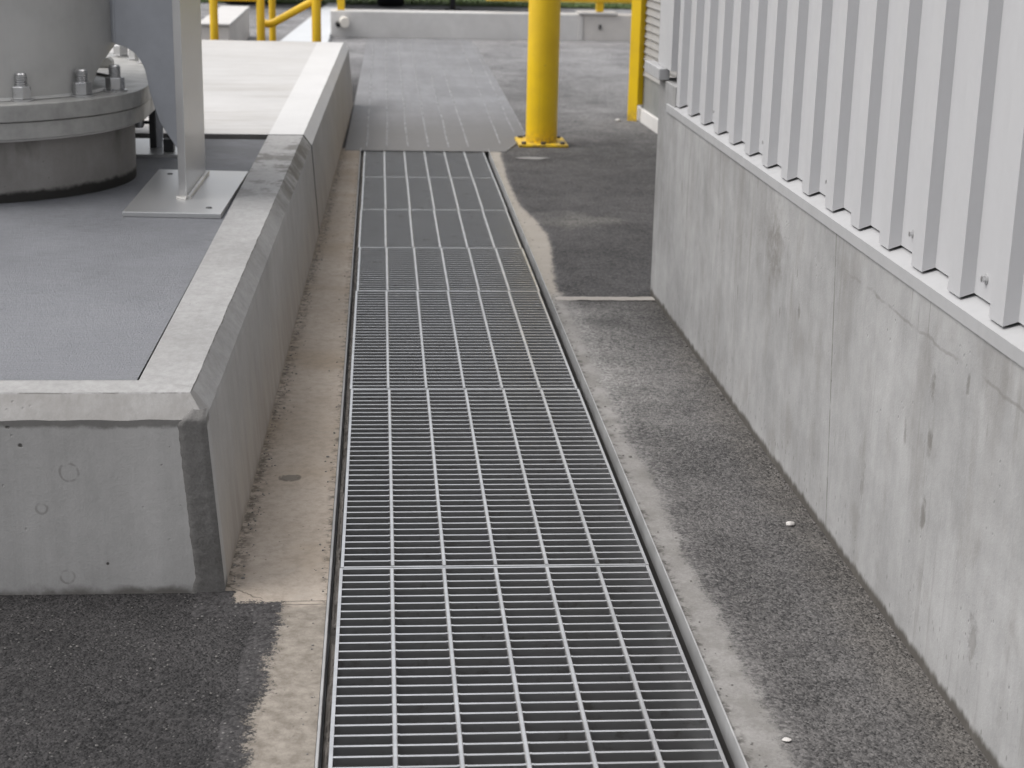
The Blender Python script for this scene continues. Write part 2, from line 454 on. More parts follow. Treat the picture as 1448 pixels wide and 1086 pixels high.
def ped_extra(n, col, h):
    nz = n.noise(16, 5, 0.7)
    foot = n.ramp(n.math('ADD', n.z, n.math('MULTIPLY', n.math('SUBTRACT', nz, 0.5), 0.03)), 0.385, 0.402, 1.0, 0.0)
    col = n.mix(n.math('MULTIPLY', foot, 0.92), col, (0.014, 0.013, 0.012))
    topd = n.math('MULTIPLY', n.ramp(n.noise(1.0, 4, 0.6, n.scale((11, 11, 3))), 0.5, 0.66), n.ramp(n.z, 0.42, 0.55))
    col = n.mix(n.math('MULTIPLY', topd, 0.55), col, (0.09, 0.08, 0.066))
    return col, h


MAT['pedestal_concrete'] = concrete('pedestal_concrete', 0.25, 0.26, 0.06, streak=0.10, pits=0.4, rough=0.85, extra=ped_extra, grain=0.10)


def surfacing_mat():
    m, nt, b = new_mat('grey_deck_coating')
    n = N(nt)
    br = n.noise(1.0, 3, 0.7, n.scale((18, 240, 30)))
    gr = n.noise(190, 4, 0.75)
    big = n.noise(2.4, 5, 0.6)
    v = n.math('ADD', n.math('MULTIPLY', n.math('SUBTRACT', br, 0.5), 1.5), n.math('MULTIPLY', n.math('SUBTRACT', gr, 0.5), 1.1))
    v = n.math('ADD', v, n.math('MULTIPLY', n.math('SUBTRACT', big, 0.5), 0.9))
    v = n.math('ADD', v, 0.5, clamp=True)
    c = n.mix(v, (0.085, 0.088, 0.097), (0.225, 0.231, 0.250))
    dust = n.math('MULTIPLY', n.ramp(n.math('ADD', n.y, n.math('MULTIPLY', n.math('SUBTRACT', n.noise(3, 5, 0.7), 0.5), 1.8)), 3.0, 4.7, 1.0, 0.0), n.ramp(gr, 0.3, 0.6, 0.35, 0.8))
    c = n.mix(n.math('MULTIPLY', dust, .75), c, (0.235, 0.24, 0.26))
    dk = n.math('MULTIPLY', n.ramp(n.y, 5.3, 5.9), n.ramp(n.noise(7, 4, 0.6), 0.35, 0.6, 0.25, 1.0))
    c = n.mix(n.math('MULTIPLY', dk, 0.55), c, (0.075, 0.075, 0.078))
    n.ln(c, b.inputs['Base Color'])
    b.inputs['Roughness'].default_value = 0.62
    b.inputs['Specular IOR Level'].default_value = 0.4
    n.ln(n.bump(n.math('ADD', br, n.math('MULTIPLY', gr, 2.0)), 0.8, 0.003), b.inputs['Normal'])
    return m


MAT['surfacing'] = surfacing_mat()
def grating_mat():
    """silt-filmed zinc; flanks coloured dark as shade between bars, tops bright as if lit"""
    m, nt, b = new_mat('galvanised_grating')
    n = N(nt)
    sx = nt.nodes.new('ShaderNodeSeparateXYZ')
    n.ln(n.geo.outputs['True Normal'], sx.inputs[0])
    lit_top = n.ramp(sx.outputs[2], 0.35, 0.7)  # colour split by face direction: shade painted on flanks, light on tops
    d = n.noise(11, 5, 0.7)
    c = n.mix(lit_top, (0.45, 0.45, 0.455), n.mix(n.ramp(d, 0.35, 0.65), (0.70, 0.70, 0.70), (0.84, 0.84, 0.84)))
    film = n.math('MULTIPLY', n.ramp(n.noise(26, 5, 0.72), 0.56, 0.70), n.math('SUBTRACT', 1.0, lit_top))
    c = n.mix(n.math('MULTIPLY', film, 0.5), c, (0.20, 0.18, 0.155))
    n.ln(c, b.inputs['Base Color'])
    n.ln(n.ramp(lit_top, 0, 1, 0.42, 0.33), b.inputs['Roughness'])
    b.inputs['Metallic'].default_value = 0.95
    return m


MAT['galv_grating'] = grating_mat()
MAT['galv_frame'] = galv('galvanised_frame', 0.33, 0.65, 0.1, 0.45, 14, False)
MAT['galv_plate'] = galv('galvanised_plate', 0.60, 0.33, 0.8, 0.06, 3, False, 0.07)
MAT['bolt_zinc'] = galv('zinc_bolt', 0.55, 0.32, 0.85, 0.12)
MAT['bolt_dark'] = galv('dark_bolt', 0.10, 0.45, 0.6, 0.2)
MAT['tank_paint'] = paint('grey_tank_paint', (0.48, 0.475, 0.46), 0.42, 0.4, 0.14, 0.1, 0.4)
MAT['flange_paint'] = paint('grey_flange_paint', (0.37, 0.365, 0.35), 0.45, 0.4, 0.22, 0.1, 0.2, scale=14)
MAT['web_paint'] = paint('silver_web_paint', (0.50, 0.515, 0.55), 0.36, 0.5, 0.1, 0.2)
MAT['weld'] = paint('weld_bead', (0.55, 0.54, 0.52), 0.35, 0.5, 0.2, 0.7, bump=0.004)
MAT['cladding'] = paint('white_grey_cladding', (0.465, 0.465, 0.475), 0.42, 0.4, 0.06, 0.0, 0.5)
MAT['flashing'] = paint('pale_flashing', (0.375, 0.375, 0.38), 0.42, 0.4, 0.08, 0.0)
def yellow_mat():
    m, nt, b = new_mat('yellow_paint')
    n = N(nt)
    d = n.noise(4, 5, 0.6)
    c = n.mix(n.ramp(d, 0.3, 0.7), (0.78, 0.52, 0.008), (0.68, 0.44, 0.010))
    run = n.ramp(n.noise(1.0, 4, 0.6, n.scale((45, 45, 1.5))), 0.55, 0.7)
    c = n.mix(n.math('MULTIPLY', run, 0.18), c, (0.40, 0.27, 0.04))
    foot = n.math('MULTIPLY', n.ramp(n.math('ADD', n.z, n.math('MULTIPLY', n.math('SUBTRACT', n.noise(30, 4), 0.5), 0.10)), 0.0, 0.09, 1.0, 0.0), n.ramp(n.noise(50, 4, 0.7), 0.4, 0.6))
    c = n.mix(n.math('MULTIPLY', foot, 0.65), c, (0.18, 0.125, 0.06))
    chip = n.math('MULTIPLY', n.ramp(n.noise(38, 5, 0.75), 0.66, 0.70), n.ramp(n.noise(6, 2), 0.5, 0.62))
    c = n.mix(n.math('MULTIPLY', chip, 0.75), c, (0.16, 0.12, 0.08))
    n.ln(c, b.inputs['Base Color'])
    n.ln(n.ramp(d, 0.3, 0.7, 0.36, 0.55), b.inputs['Roughness'])
    b.inputs['Specular IOR Level'].default_value = 0.45
    return m


MAT['yellow'] = yellow_mat()
MAT['yellow_rail'] = paint('yellow_rail_paint', (0.74, 0.47, 0.015), 0.42, 0.45, 0.10)
MAT['black'] = paint('black_rubber', (0.015, 0.015, 0.016), 0.7, 0.3, 0.2)
MAT['dark_steel'] = paint('dark_steel', (0.04, 0.041, 0.043), 0.5, 0.4, 0.2, 0.3)
MAT['trailer_grey'] = paint('trailer_grey', (0.12, 0.115, 0.11), 0.5, 0.4, 0.2)
MAT['siding'] = paint('grey_siding', (0.30, 0.295, 0.29), 0.5, 0.4, 0.08)
MAT['siding_dark'] = paint('grey_base_wall', (0.20, 0.205, 0.20), 0.6, 0.4, 0.08)
MAT['dirt'] = concrete('packed_silt', 0.14, 0.4, 0.12, pits=0.6, rough=0.95, grain=0.4, bumpd=0.006)
MAT['channel'] = concrete('channel_concrete', 0.12, 0.2, 0.05, pits=0.2, rough=0.9)
MAT['pebble'] = concrete('pebble_stone', 0.5, 0.2, 0.05, pits=0.0, rough=0.8)
MAT['white_cap'] = paint('white_plastic', (0.72, 0.68, 0.62), 0.4, 0.4, 0.06)
MAT['kerb'] = concrete('pale_kerb', 0.60, 0.08, -0.035, pits=0.0, rough=0.6)
MAT['joint_tan'] = concrete('joint_mortar', 0.27, 0.3, 0.09, pits=0.2, rough=0.9, grain=0.2)


def cover_mat():
    m, nt, b = new_mat('worn_cover_plate')
    n = N(nt)
    big = n.noise(1.6, 5, 0.6)
    st = n.noise(1.0, 4, 0.6, n.scale((9, 1.2, 1)))
    cr = n.noise(1.0, 4, 0.6, n.scale((1.5, 9, 1)))
    v = n.math('ADD', n.math('MULTIPLY', big, 0.4), n.math('ADD', n.math('MULTIPLY', st, 0.25), n.math('ADD', n.math('MULTIPLY', cr, 0.12), n.math('MULTIPLY', n.math('SUBTRACT', n.noise(30, 5, 0.75), 0.5), 0.45))))
    c = n.mix(n.ramp(v, 0.25, 0.55), (0.155, 0.155, 0.16), (0.245, 0.245, 0.255))
    dk = n.math('ADD', n.y, n.math('MULTIPLY', n.math('SUBTRACT', n.noise(4, 4), 0.5), 0.6))
    dirty = n.ramp(dk, 8.8, 10.6, 1.0, 0.0)
    c = n.mix(n.math('MULTIPLY', dirty, 0.8), c, (0.105, 0.10, 0.095))
    n.ln(c, b.inputs['Base Color'])
    b.inputs['Roughness'].default_value = 0.6
    b.inputs['Metallic'].default_value = 0.1
    n.ln(n.bump(n.noise(60, 4), 0.3, 0.002), b.inputs['Normal'])
    return m


MAT['cover'] = cover_mat()
MAT['cover_rib'] = paint('worn_cover_rib', (0.225, 0.225, 0.23), 0.5, 0.4, 0.5, 0.2, scale=9)


def grass_mat():
    m, nt, b = new_mat('grass_green')
    n = N(nt)
    c = n.mix(n.noise(7, 5, 0.7), (0.035, 0.065, 0.012), (0.10, 0.14, 0.03))
    n.ln(c, b.inputs['Base Color'])
    b.inputs['Roughness'].default_value = 0.9
    return m


MAT['grass'] = grass_mat()
MAT['soil'] = concrete('brown_soil', 0.12, 0.3, 0.2, pits=0.0, rough=0.95)


# ------------------------------------------------------------------ mesh helpers
class MB:
    def __init__(s): s.v, s.f = [], []
    def add(s, vs, fs):
        k = len(s.v)
        s.v += [tuple(v) for v in vs]
        s.f += [tuple(i + k for i in f) for f in fs]
        return s
    def box(s, x0, x1, y0, y1, z0, z1):
        vs = [(x, y, z) for z in (z0, z1) for y in (y0, y1) for x in (x0, x1)]
        return s.add(vs, [(0, 2, 3, 1), (4, 5, 7, 6), (0, 1, 5, 4), (2, 6, 7, 3), (0, 4, 6, 2), (1, 3, 7, 5)])
    def hexa(s, lo, hi):
        """prism between two polygons with the same count (lists of 3-D points)"""
        n = len(lo)
        fs = [tuple(reversed(range(n))), tuple(range(n, 2 * n))]
        fs += [(i, (i + 1) % n, n + (i + 1) % n, n + i) for i in range(n)]
        return s.add(list(lo) + list(hi), fs)
    def prism(s, poly, z0, z1):
        return s.hexa([(x, y, z0) for x, y in poly], [(x, y, z1) for x, y in poly])
    def lathe(s, prof, c, n=48, caps=True, a0=0.0):
        cx, cy = c
        k = len(prof)
        vs = [(cx + r * math.cos(a0 + 2 * math.pi * i / n), cy + r * math.sin(a0 + 2 * math.pi * i / n), z) for i in range(n) for r, z in prof]
        fs = [(i * k + j, ((i + 1) % n) * k + j, ((i + 1) % n) * k + j + 1, i * k + j + 1) for i in range(n) for j in range(k - 1)]
        if caps:
            fs.append(tuple(reversed([i * k for i in range(n)])))
            fs.append(tuple(i * k + k - 1 for i in range(n)))
        return s.add(vs, fs)
    def tube(s, path, r, n=16, caps=True):
        P = [Vector(p) for p in path]
        rings = []
        ref = None
        for i, p in enumerate(P):
            t = (P[min(i + 1, len(P) - 1)] - P[max(i - 1, 0)]).normalized()
            if ref is None:
                ref = t.cross(Vector((0, 0, 1)))
                if ref.length < 1e-3: ref = t.cross(Vector((0, 1, 0)))
            a = (ref - t * ref.dot(t)).normalized()
            b = t.cross(a)
            ref = a
            rings.append([p + (a * math.cos(2 * math.pi * k / n) + b * math.sin(2 * math.pi * k / n)) * r for k in range(n)])
        vs = [v for q in rings for v in q]
        fs = [(i * n + k, i * n + (k + 1) % n, (i + 1) * n + (k + 1) % n, (i + 1) * n + k) for i in range(len(P) - 1) for k in range(n)]
        if caps:
            fs.append(tuple(reversed(range(n))))
            fs.append(tuple((len(P) - 1) * n + k for k in range(n)))
        return s.add(vs, fs)
    def build(s, name, mat, root=None, bevel=0.0, smooth=False, loc=None, seg=2):
        me = bpy.data.meshes.new(name)
        o = Vector(root['org']) if root is not None else Vector(loc or (0, 0, 0))
        me.from_pydata([tuple(Vector(v) - o) for v in s.v], [], s.f)
        bm = bmesh.new(); bm.from_mesh(me)
        bmesh.ops.recalc_face_normals(bm, faces=bm.faces)
        bm.to_mesh(me); bm.free()
        me.materials.append(mat)
        ob = bpy.data.objects.new(name, me)
        COL.objects.link(ob)
        if root is not None: ob.parent = root['ob']
        else: ob.location = o
        if smooth:
            for p in me.polygons: p.use_smooth = True
            me.set_sharp_from_angle(angle=R(38))
        if bevel:
            b = ob.modifiers.new('bevel', 'BEVEL')
            b.width = bevel; b.segments = seg; b.limit_method = 'ANGLE'; b.angle_limit = R(30)
        return ob


def thing(name, label, cat, loc, group=None):
    o = bpy.data.objects.new(name, None)
    COL.objects.link(o)
    o.location = loc
    o.empty_display_size = 0.1
    tag(o, label, cat, group)
    return {'ob': o, 'org': tuple(loc)}


def tag(o, label=None, cat=None, group=None, kind=None):
    if label: o['label'] = label
    if cat: o['category'] = cat
    if group: o['group'] = group
    if kind: o['kind'] = kind
    return o


def sub(ob, root):
    """use a part as the parent of sub-parts"""
    return {'ob': ob, 'org': root['org']}


# ------------------------------------------------------------------ setting: ground
TX0, TX1, TY1 = -0.0205, 0.6285, 8.44      # the trench opening
g = MB()
xs = [-90, TX0, TX1, 90]
ys = [-30, TY1, 160]
for i in range(3):
    for j in range(2):
        if i == 1 and j == 0: continue
        g.add([(xs[i], ys[j], 0), (xs[i + 1], ys[j], 0), (xs[i + 1], ys[j + 1], 0), (xs[i], ys[j + 1], 0)], [(0, 1, 2, 3)])
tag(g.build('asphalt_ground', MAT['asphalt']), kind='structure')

ch = MB()
D = -0.42
ch.box(-0.14, TX0, -30, TY1, D - .1, -0.004).box(TX1, 0.75, -30, TY1, D - .1, -0.004).box(TX0, TX1, -30, TY1, D - .1, D).box(-0.14, 0.75, TY1, TY1 + .1, D - .1, -0.004)
tag(ch.build('drain_channel', MAT['channel']), kind='structure')


def px(Y): return -0.2093 + 0.0175 * (Y - 2.887)      # foot of the platform's side


def ragged(a, b, step, amp, f, seed):
    """points from a to b whose x wanders with noise"""
    n = max(2, int(abs(b - a) / step))
    return [a + (b - a) * i / n for i in range(n + 1)]


def set_edge(ob, vals):
    a = ob.data.attributes.new('edge', 'FLOAT', 'POINT')
    a.data.foreach_set('value', vals)
    return ob


# silt stained strip between platform and drain
rows = ragged(2.84, 8.44, 0.05, 0, 0, 0)
t = MB()
t.add([(px(Y) - 0.01, Y, 0.0025) for Y in rows] + [(TX0, Y, 0.0025) for Y in rows], [(i, len(rows) + i, len(rows) + i + 1, i + 1) for i in range(len(rows) - 1)])
rows2 = ragged(0.6, 2.90, 0.02, 0, 0, 0)


def lx(Y):
    return -0.110 + 0.012 * math.sin(Y * 5) + 0.014 * noise.noise((Y * 9, 3.1, 0))


E_AT = []          # edge value for every vertex of the strip
E_AT += [0.0] * len(t.v)
cols = ((-.05, 1.0), (-.035, 1.0), (.035, 0.0), (None, 0.0))
k = len(cols)
vs = []
yend = 2.838
rows2 = [Y for Y in rows2 if Y < yend - .001] + [yend]
for Y in rows2:
    for dx_, e in cols:
        vs.append(((TX0 if dx_ is None else lx(Y) + dx_), Y, 0.0004 if dx_ == -.05 else 0.0025)); E_AT.append(e)
t.add(vs, [(i * k + q, i * k + q + 1, i * k + k + q + 1, i * k + k + q) for i in range(len(rows2) - 1) for q in range(k - 1)])
# lip in front of the platform's corner, asphalt lapping over it
vs = []
nl = 24
xa, xb = px(2.84) - .05, lx(yend) + .0
for i in range(nl + 1):
    x = xa + (xb - xa) * i / nl
    for dy_, e in ((-.060, 1.0), (-.045, 1.0), (-.02, 0.95), (.012, 0.25), (.05, 0.0)):
        vs.append((x, 2.838 + dy_, 0.0004 if dy_ < -.05 else 0.0032)); E_AT.append(min(1.0, max(e, 1.0 - (x - px(2.84) - .005) / .03)))
t.add(vs, [(i * 5 + q, i * 5 + q + 1, i * 5 + 6 + q, i * 5 + 5 + q) for i in range(nl) for q in range(4)])
set_edge(tag(t.build('concrete_gutter', MAT['tan_concrete']), kind='structure'), E_AT)

# worn concrete edging on the right of the drain, ragged against the asphalt
KX = [(0.6, .70), (2.33, .697), (2.456, .695), (2.61, .688), (2.87, .686), (3.1, .678), (3.31, .68), (3.55, .687), (3.75, .66), (4.0, .645), (4.53, .640), (4.94, .652), (5.15, .664), (5.34, .656), (5.6, .67), (6.02, .705), (6.3, .71), (6.63, .688), (6.91, .655), (7.58, .657), (8.0, .668), (8.375, .677), (8.44, .676)]


def rx(Y):
    for (a, u), (b, v) in zip(KX, KX[1:]):
        if a <= Y <= b:
            q = (Y - a) / (b - a)
            return u + (v - u) * q + 0.008 * noise.noise((Y * 14, 0.7, 2))
    return 0.68


rows3 = ragged(0.6, 8.40, 0.02, 0, 0, 0)
t = MB()
E_AT = []
cols = ((None, 0.0), (-.03, 0.0), (.03, 1.0), (.045, 1.15))
for Y in rows3:
    q0 = max(rx(Y), TX1 + (.036 if Y < 5.3 else .026))
    for dx_, e in cols:
        if dx_ is not None and Y > 5.3: dx_ *= .62
        t.v.append(((TX1 if dx_ is None else q0 + dx_), Y, 0.0003 if e > 1.1 else 0.002)); E_AT.append(e)
k = 4
t.f += [(i * k + q, i * k + q + 1, i * k + k + q + 1, i * k + k + q) for i in range(len(rows3) - 1) for q in range(k - 1)]
set_edge(tag(t.build('concrete_edging', MAT['edge_concrete']), kind='structure'), E_AT)
# the mortar joint across the asphalt
n = 44
t = MB()
jx = [0.642 + (0.975 - 0.642) * i / n for i in range(n + 1)]
t.add([(x, 5.190 + .010 * noise.noise((x * 24, 5, 5)) + .005 * noise.noise((x * 70, 5, 5)), 0.0028) for x in jx] +
      [(x, 5.238 + .010 * noise.noise((x * 24, 15, 5)) + .006 * noise.noise((x * 70, 25, 5)), 0.0028) for x in jx], [(i, i + 1, n + 2 + i, n + 1 + i) for i in range(n)])
tag(t.build('mortar_joint', MAT['joint_tan']), kind='structure')


def blob(name, cx, cy, rxx, ryy, z, mat, seed, n=40):
    b = MB()
    vs = [(cx, cy, z)]
    for i in range(n):
        a = 2 * math.pi * i / n
        k = 1 + 0.45 * noise.noise((math.cos(a) * 2.2 + seed, math.sin(a) * 2.2, seed))
        vs.append((cx + rxx * k * math.cos(a), cy + ryy * k * math.sin(a), z))
    b.add(vs, [(0, 1 + i, 1 + (i + 1) % n) for i in range(n)])
    return tag(b.build(name, mat), kind='structure')


MAT['smear'] = concrete('mortar_smear', 0.20, 0.3, 0.03, pits=0.2, rough=0.9, grain=0.2)
blob('mortar_smear', 0.825, 8.16, 0.085, 0.034, 0.004, MAT['smear'], 3.3)

# ------------------------------------------------------------------ grating panels
Y_J = [0.7, 1.8, 3.0, 4.205, 5.327, 6.015, 6.775, 7.583, 8.392]
SP = 1.2 / 36
DESC = {
    1: 'nearest steel grating panel with the widest looking cells at the bottom of the view',
    2: 'second steel grating panel from the front, ending level with the platform corner',
    3: 'third steel grating panel, beside the front half of the platform side wall',
    4: 'short steel grating panel just before the pale mortar joint in the asphalt',
    5: 'fourth from last steel grating panel, beyond the pale mortar joint in the asphalt',
    6: 'dark steel grating panel two before the end of the drain',
    7: 'last but one steel grating panel, second from the grey cover plate',
    8: 'farthest steel grating panel, touching the grey cover plate',
}
LBL = {1: 'nearest steel grating panel, cut off by the bottom edge of the photo',
       2: 'steel grating panel second nearest the camera, its near end by the platform front corner',
       3: 'steel grating panel third nearest the camera, reaching back to the mortar joint in the asphalt',
       4: 'short steel grating panel starting at the mortar joint, fourth nearest the camera',
       5: 'steel grating panel fifth nearest the camera, in the middle of the far shorter ones',
       6: 'steel grating panel second from the grey cover plate',
       7: 'farthest steel grating panel, its end touching the grey cover plate'}


def twisted(x, y0, y1, z, r, pitch=0.066, step=0.0083):
    k = int((y1 - y0) / step)
    vs, fs = [], []
    for i in range(k + 1):
        y = y0 + (y1 - y0) * i / k
        a = 2 * math.pi * (y - y0) / pitch
        for q in range(4):
            b = a + q * math.pi / 2
            vs.append((x + r * math.cos(b), y, z + r * math.sin(b)))
    for i in range(k):
        for q in range(4):
            fs.append((i * 4 + q, i * 4 + (q + 1) % 4, i * 4 + 4 + (q + 1) % 4, i * 4 + 4 + q))
    fs.append((0, 1, 2, 3)); fs.append((4 * k + 3, 4 * k + 2, 4 * k + 1, 4 * k))
    return vs, fs


def grating(y0, y1, label, dx=0.0):
    y0 += 0.0015; y1 -= 0.0015
    root = thing('grating_panel', label, 'grating panel', (0.3, (y0 + y1) / 2, -0.032), 'steel grating panels covering the drain')
    x0, x1 = 0.0 + dx, 0.6 + dx
    for xa in (x0, x1 - 0.006):
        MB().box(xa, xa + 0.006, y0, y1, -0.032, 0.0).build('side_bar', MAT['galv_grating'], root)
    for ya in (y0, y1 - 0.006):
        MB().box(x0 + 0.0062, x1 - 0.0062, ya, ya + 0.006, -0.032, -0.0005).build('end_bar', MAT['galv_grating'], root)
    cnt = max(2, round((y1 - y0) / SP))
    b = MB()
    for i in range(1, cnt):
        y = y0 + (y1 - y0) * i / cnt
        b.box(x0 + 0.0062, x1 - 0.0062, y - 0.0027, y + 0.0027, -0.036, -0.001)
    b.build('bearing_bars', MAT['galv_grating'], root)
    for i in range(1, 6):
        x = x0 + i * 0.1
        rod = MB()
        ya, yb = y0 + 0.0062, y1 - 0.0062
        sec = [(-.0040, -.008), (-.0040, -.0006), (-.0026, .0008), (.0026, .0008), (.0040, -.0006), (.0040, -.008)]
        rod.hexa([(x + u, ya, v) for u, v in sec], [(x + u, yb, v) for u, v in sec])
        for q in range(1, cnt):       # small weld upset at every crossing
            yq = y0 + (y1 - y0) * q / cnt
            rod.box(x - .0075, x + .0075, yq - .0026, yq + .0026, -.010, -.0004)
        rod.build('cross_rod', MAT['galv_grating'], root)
    return root


for i in range(1, 8):
    grating(Y_J[i], Y_J[i + 1], LBL[i], (0.0, 0.0, 0.0015, -0.001, 0.002, -0.001, 0.001, 0.0)[i])

fr = thing('drain_surround', 'galvanised steel edge angles set in concrete along both sides of the drain', 'drain surround', (0.3, 4.5, -0.035))
for sgn, xo, xi in ((-1, -0.0195, -0.0150), (1, 0.6245, 0.6275)):
    r_ = MB()
    r_.box(xo, xi, 0.6, 8.43, -0.036, 0.006)
    r_.build('edge_angle', MAT['galv_frame'], fr, bevel=0.0006)
    s_ = MB()
    if sgn < 0: s_.box(xi + .0002, 0.02, 0.6, 8.43, -0.036, -0.0325)
    else: s_.box(0.575, 0.603, 0.6, 8.43, -0.040, -0.0365)
    s_.build('seat_strip', MAT['galv_frame'], fr)
# packed silt in the gap on the left
rows = [1.0 + i * 0.012 for i in range(int(7.4 / 0.012))]
s_ = MB()
k = 5
vs = []
for Y in rows:
    for q in range(k):
        u = q / (k - 1)
        x = -0.0125 + 0.0115 * u
        z = -0.013 + 0.007 * noise.noise((Y * 12, u * 2, 0)) + 0.005 * noise.noise((Y * 45, u * 3, 4)) + (-0.012 if q == 0 else 0)
        if 2.70 < Y < 2.76: z = -0.028
        vs.append((x, Y, z))
fs = [(i * k + q, i * k + q + 1, (i + 1) * k + q + 1, (i + 1) * k + q) for i in range(len(rows) - 1) for q in range(k - 1)]
s_.add(vs, fs)
tag(s_.build('silt', MAT['dirt']), kind='stuff')

# ------------------------------------------------------------------ far cover plate over the drain
cp = thing('cover_plate', 'wide flat grey ribbed cover plate over the far end of the drain', 'cover plate', (0.4, 11.5, 0))
poly = [(-0.096, 8.365), (0.712, 8.365), (0.775, 8.60), (0.868, 9.02), (0.885, 11.2), (0.90, 14.2), (0.86, 14.95), (-0.03, 14.95), (-0.075, 10.4)]
MB().prism(poly, 0.0022, 0.0042).build('plate_sheet', MAT['cover'], cp, bevel=0.0008)
for i, x in enumerate((0.01, 0.115, 0.22, 0.325, 0.43, 0.53, 0.70, 0.80)):
    ys_, ye = 8.5, 14.8
    if i > 5: ys_ = 8.62 if i == 6 else 9.05
    vs, fs = [], []
    kk = 40
    for j in range(kk + 1):
        y = ys_ + (ye - ys_) * j / kk
        xx = x + 0.006 * noise.noise((y * 1.3, i * 3.3, 0)) + (0.012 * (y - 8.5) if i > 5 else 0.003 * (y - 8.5))
        w = 0.0042 + 0.0018 * noise.noise((y * 3, i * 5.5, 1))
        vs += [(xx - w, y, 0.0041), (xx, y, 0.0062), (xx + w, y, 0.0041)]
    for j in range(kk):
        fs += [(3 * j, 3 * j + 1, 3 * j + 4, 3 * j + 3), (3 * j + 1, 3 * j + 2, 3 * j + 5, 3 * j + 4)]
    MB().add(vs, fs).build('rib', MAT['cover_rib'], cp)
MB().tube([(0.722, 8.42, .004), (0.772, 8.60, .004), (0.863, 9.02, .004), (0.880, 11.2, .004), (0.893, 14.2, .004)], 0.003, 8).build('edge_bead', MAT['cover_rib'], cp)

# ------------------------------------------------------------------ concrete platform
pl = thing('concrete_platform', 'low concrete platform with chamfered edge carrying the grey tank', 'platform', (-1.6, 6.0, 0))
XL = -4.2
YF, YR = 2.887, 6.245


def jit(a, s): return 0.0022 * noise.noise((a * 17, s, 0)) + 0.0016 * noise.noise((a * 53, s, 3))


def block(name, y0, y1, front, mat, step=0.04):
    """side wall + chamfer swept along Y; front face with its own chamfer if front"""
    n_ = int((y1 - y0) / step)
    Ys = [y0 + (y1 - y0) * i / n_ for i in range(n_ + 1)]
    b = MB()
    loops = []
    for i, Y in enumerate(Ys):
        yy = [Y, Y, Y]
        if front and i == 0: yy = [Y, Y + 0.003, Y + 0.043]
        if front and i == 1: yy = [Y + .01, Y + 0.012, Y + 0.045]
        loops.append([(px(Y), yy[0], 0.0), (px(Y) - 0.0255 + jit(Y, 1) * .6, yy[1], 0.335 + jit(Y, 2)), (px(Y) - 0.056 + jit(Y, 5), yy[2], 0.375 + jit(Y, 8) * .25)])
    vs = [p for l in loops for p in l]
    fs = []
    for i in range(n_):
        for q in range(2):
            fs.append((i * 3 + q, (i + 1) * 3 + q, (i + 1) * 3 + q + 1, i * 3 + q + 1))
    side = list(fs)
    return b, vs, fs, Ys, loops


def inx(Y): return -0.367 + 0.0105 * (Y - 3.01)


b, vs, fs, Ys, loops = block('front', YF, YR, True, None)
# body: side wall faces only up to the chamfer, front face, rear face
body, cop = MB(), MB()
nL = len(loops)
bv = [p for l in loops for p in l[:2]]
bf = [(2 * i, 2 * i + 2, 2 * i + 3, 2 * i + 1) for i in range(nL - 1)]
body.add(bv, bf)
NF = 90
fx = [loops[0][0][0] + (XL - loops[0][0][0]) * (i / NF) ** 1.6 for i in range(NF + 1)]
fx2 = [loops[0][1][0] + (XL - loops[0][1][0]) * (i / NF) ** 1.6 for i in range(NF + 1)]
fx3 = [loops[0][2][0] + (XL - loops[0][2][0]) * (i / NF) ** 1.6 for i in range(NF + 1)]
lowf = [(x, YF, 0.0) for x in fx]
midf = [loops[0][1]] + [(x, YF + 0.003 + jit(x, 11) * .6, 0.335 + jit(x, 12)) for x in fx2[1:]]
topf = [loops[0][2]] + [(x, YF + 0.043 + jit(x, 15), 0.375 + jit(x, 18) * .25) for x in fx3[1:]]
body.add(lowf + midf, [(i, NF + 1 + i, NF + 2 + i, i + 1) for i in range(NF)])
body.add([(px(YR), YR, 0), (XL, YR, 0), (XL, YR, 0.335), loops[-1][1]], [(0, 1, 2, 3)])
body.build('front_block', MAT['plinth_concrete'], pl)
# coping: chamfers, top bands and the inner rim
cop.add([p for l in loops for p in l[1:]], [(2 * i, 2 * i + 2, 2 * i + 3, 2 * i + 1) for i in range(nL - 1)])
cop.add(midf + topf, [(i, NF + 1 + i, NF + 2 + i, i + 1) for i in range(NF)])
IY = 3.008
inner = [(inx(max(l[2][1], IY)), max(l[2][1], IY), 0.375) for l in loops]
cop.add([l[2] for l in loops] + inner, [(i, i + 1, nL + i + 1, nL + i) for i in range(nL - 1)])
cop.add(topf + [(inx(IY), IY, 0.375)] + [(min(x, inx(IY) - .001 * i), IY, 0.375) for i, x in enumerate(fx3[1:], 1)], [(i, NF + 1 + i, NF + 2 + i, i + 1) for i in range(NF)])
cop.add([(XL, IY, 0.375), (inx(IY), IY, 0.375), (inx(YR), YR, 0.375), (XL, IY, 0.34), (inx(IY), IY, 0.34), (inx(YR), YR, 0.34)], [(0, 1, 4, 3), (1, 2, 5, 4)])
cop.build('coping', MAT['coping_concrete'], pl)
# sloped coated deck inside the coping


def dz(Y): return 0.3742 - 0.017 * (Y - IY) / (YR - IY)


n_ = 24
vs = []
for i in range(n_ + 1):
    Y = IY + (YR + .004 - IY) * i / n_
    vs += [(XL, Y + (.004 if i == 0 else 0), dz(Y)), (inx(Y) - .004, Y + (.004 if i == 0 else 0), dz(Y))]
MB().add(vs, [(2 * i, 2 * i + 1, 2 * i + 3, 2 * i + 2) for i in range(n_)]).build('deck_coating', MAT['surfacing'], pl)
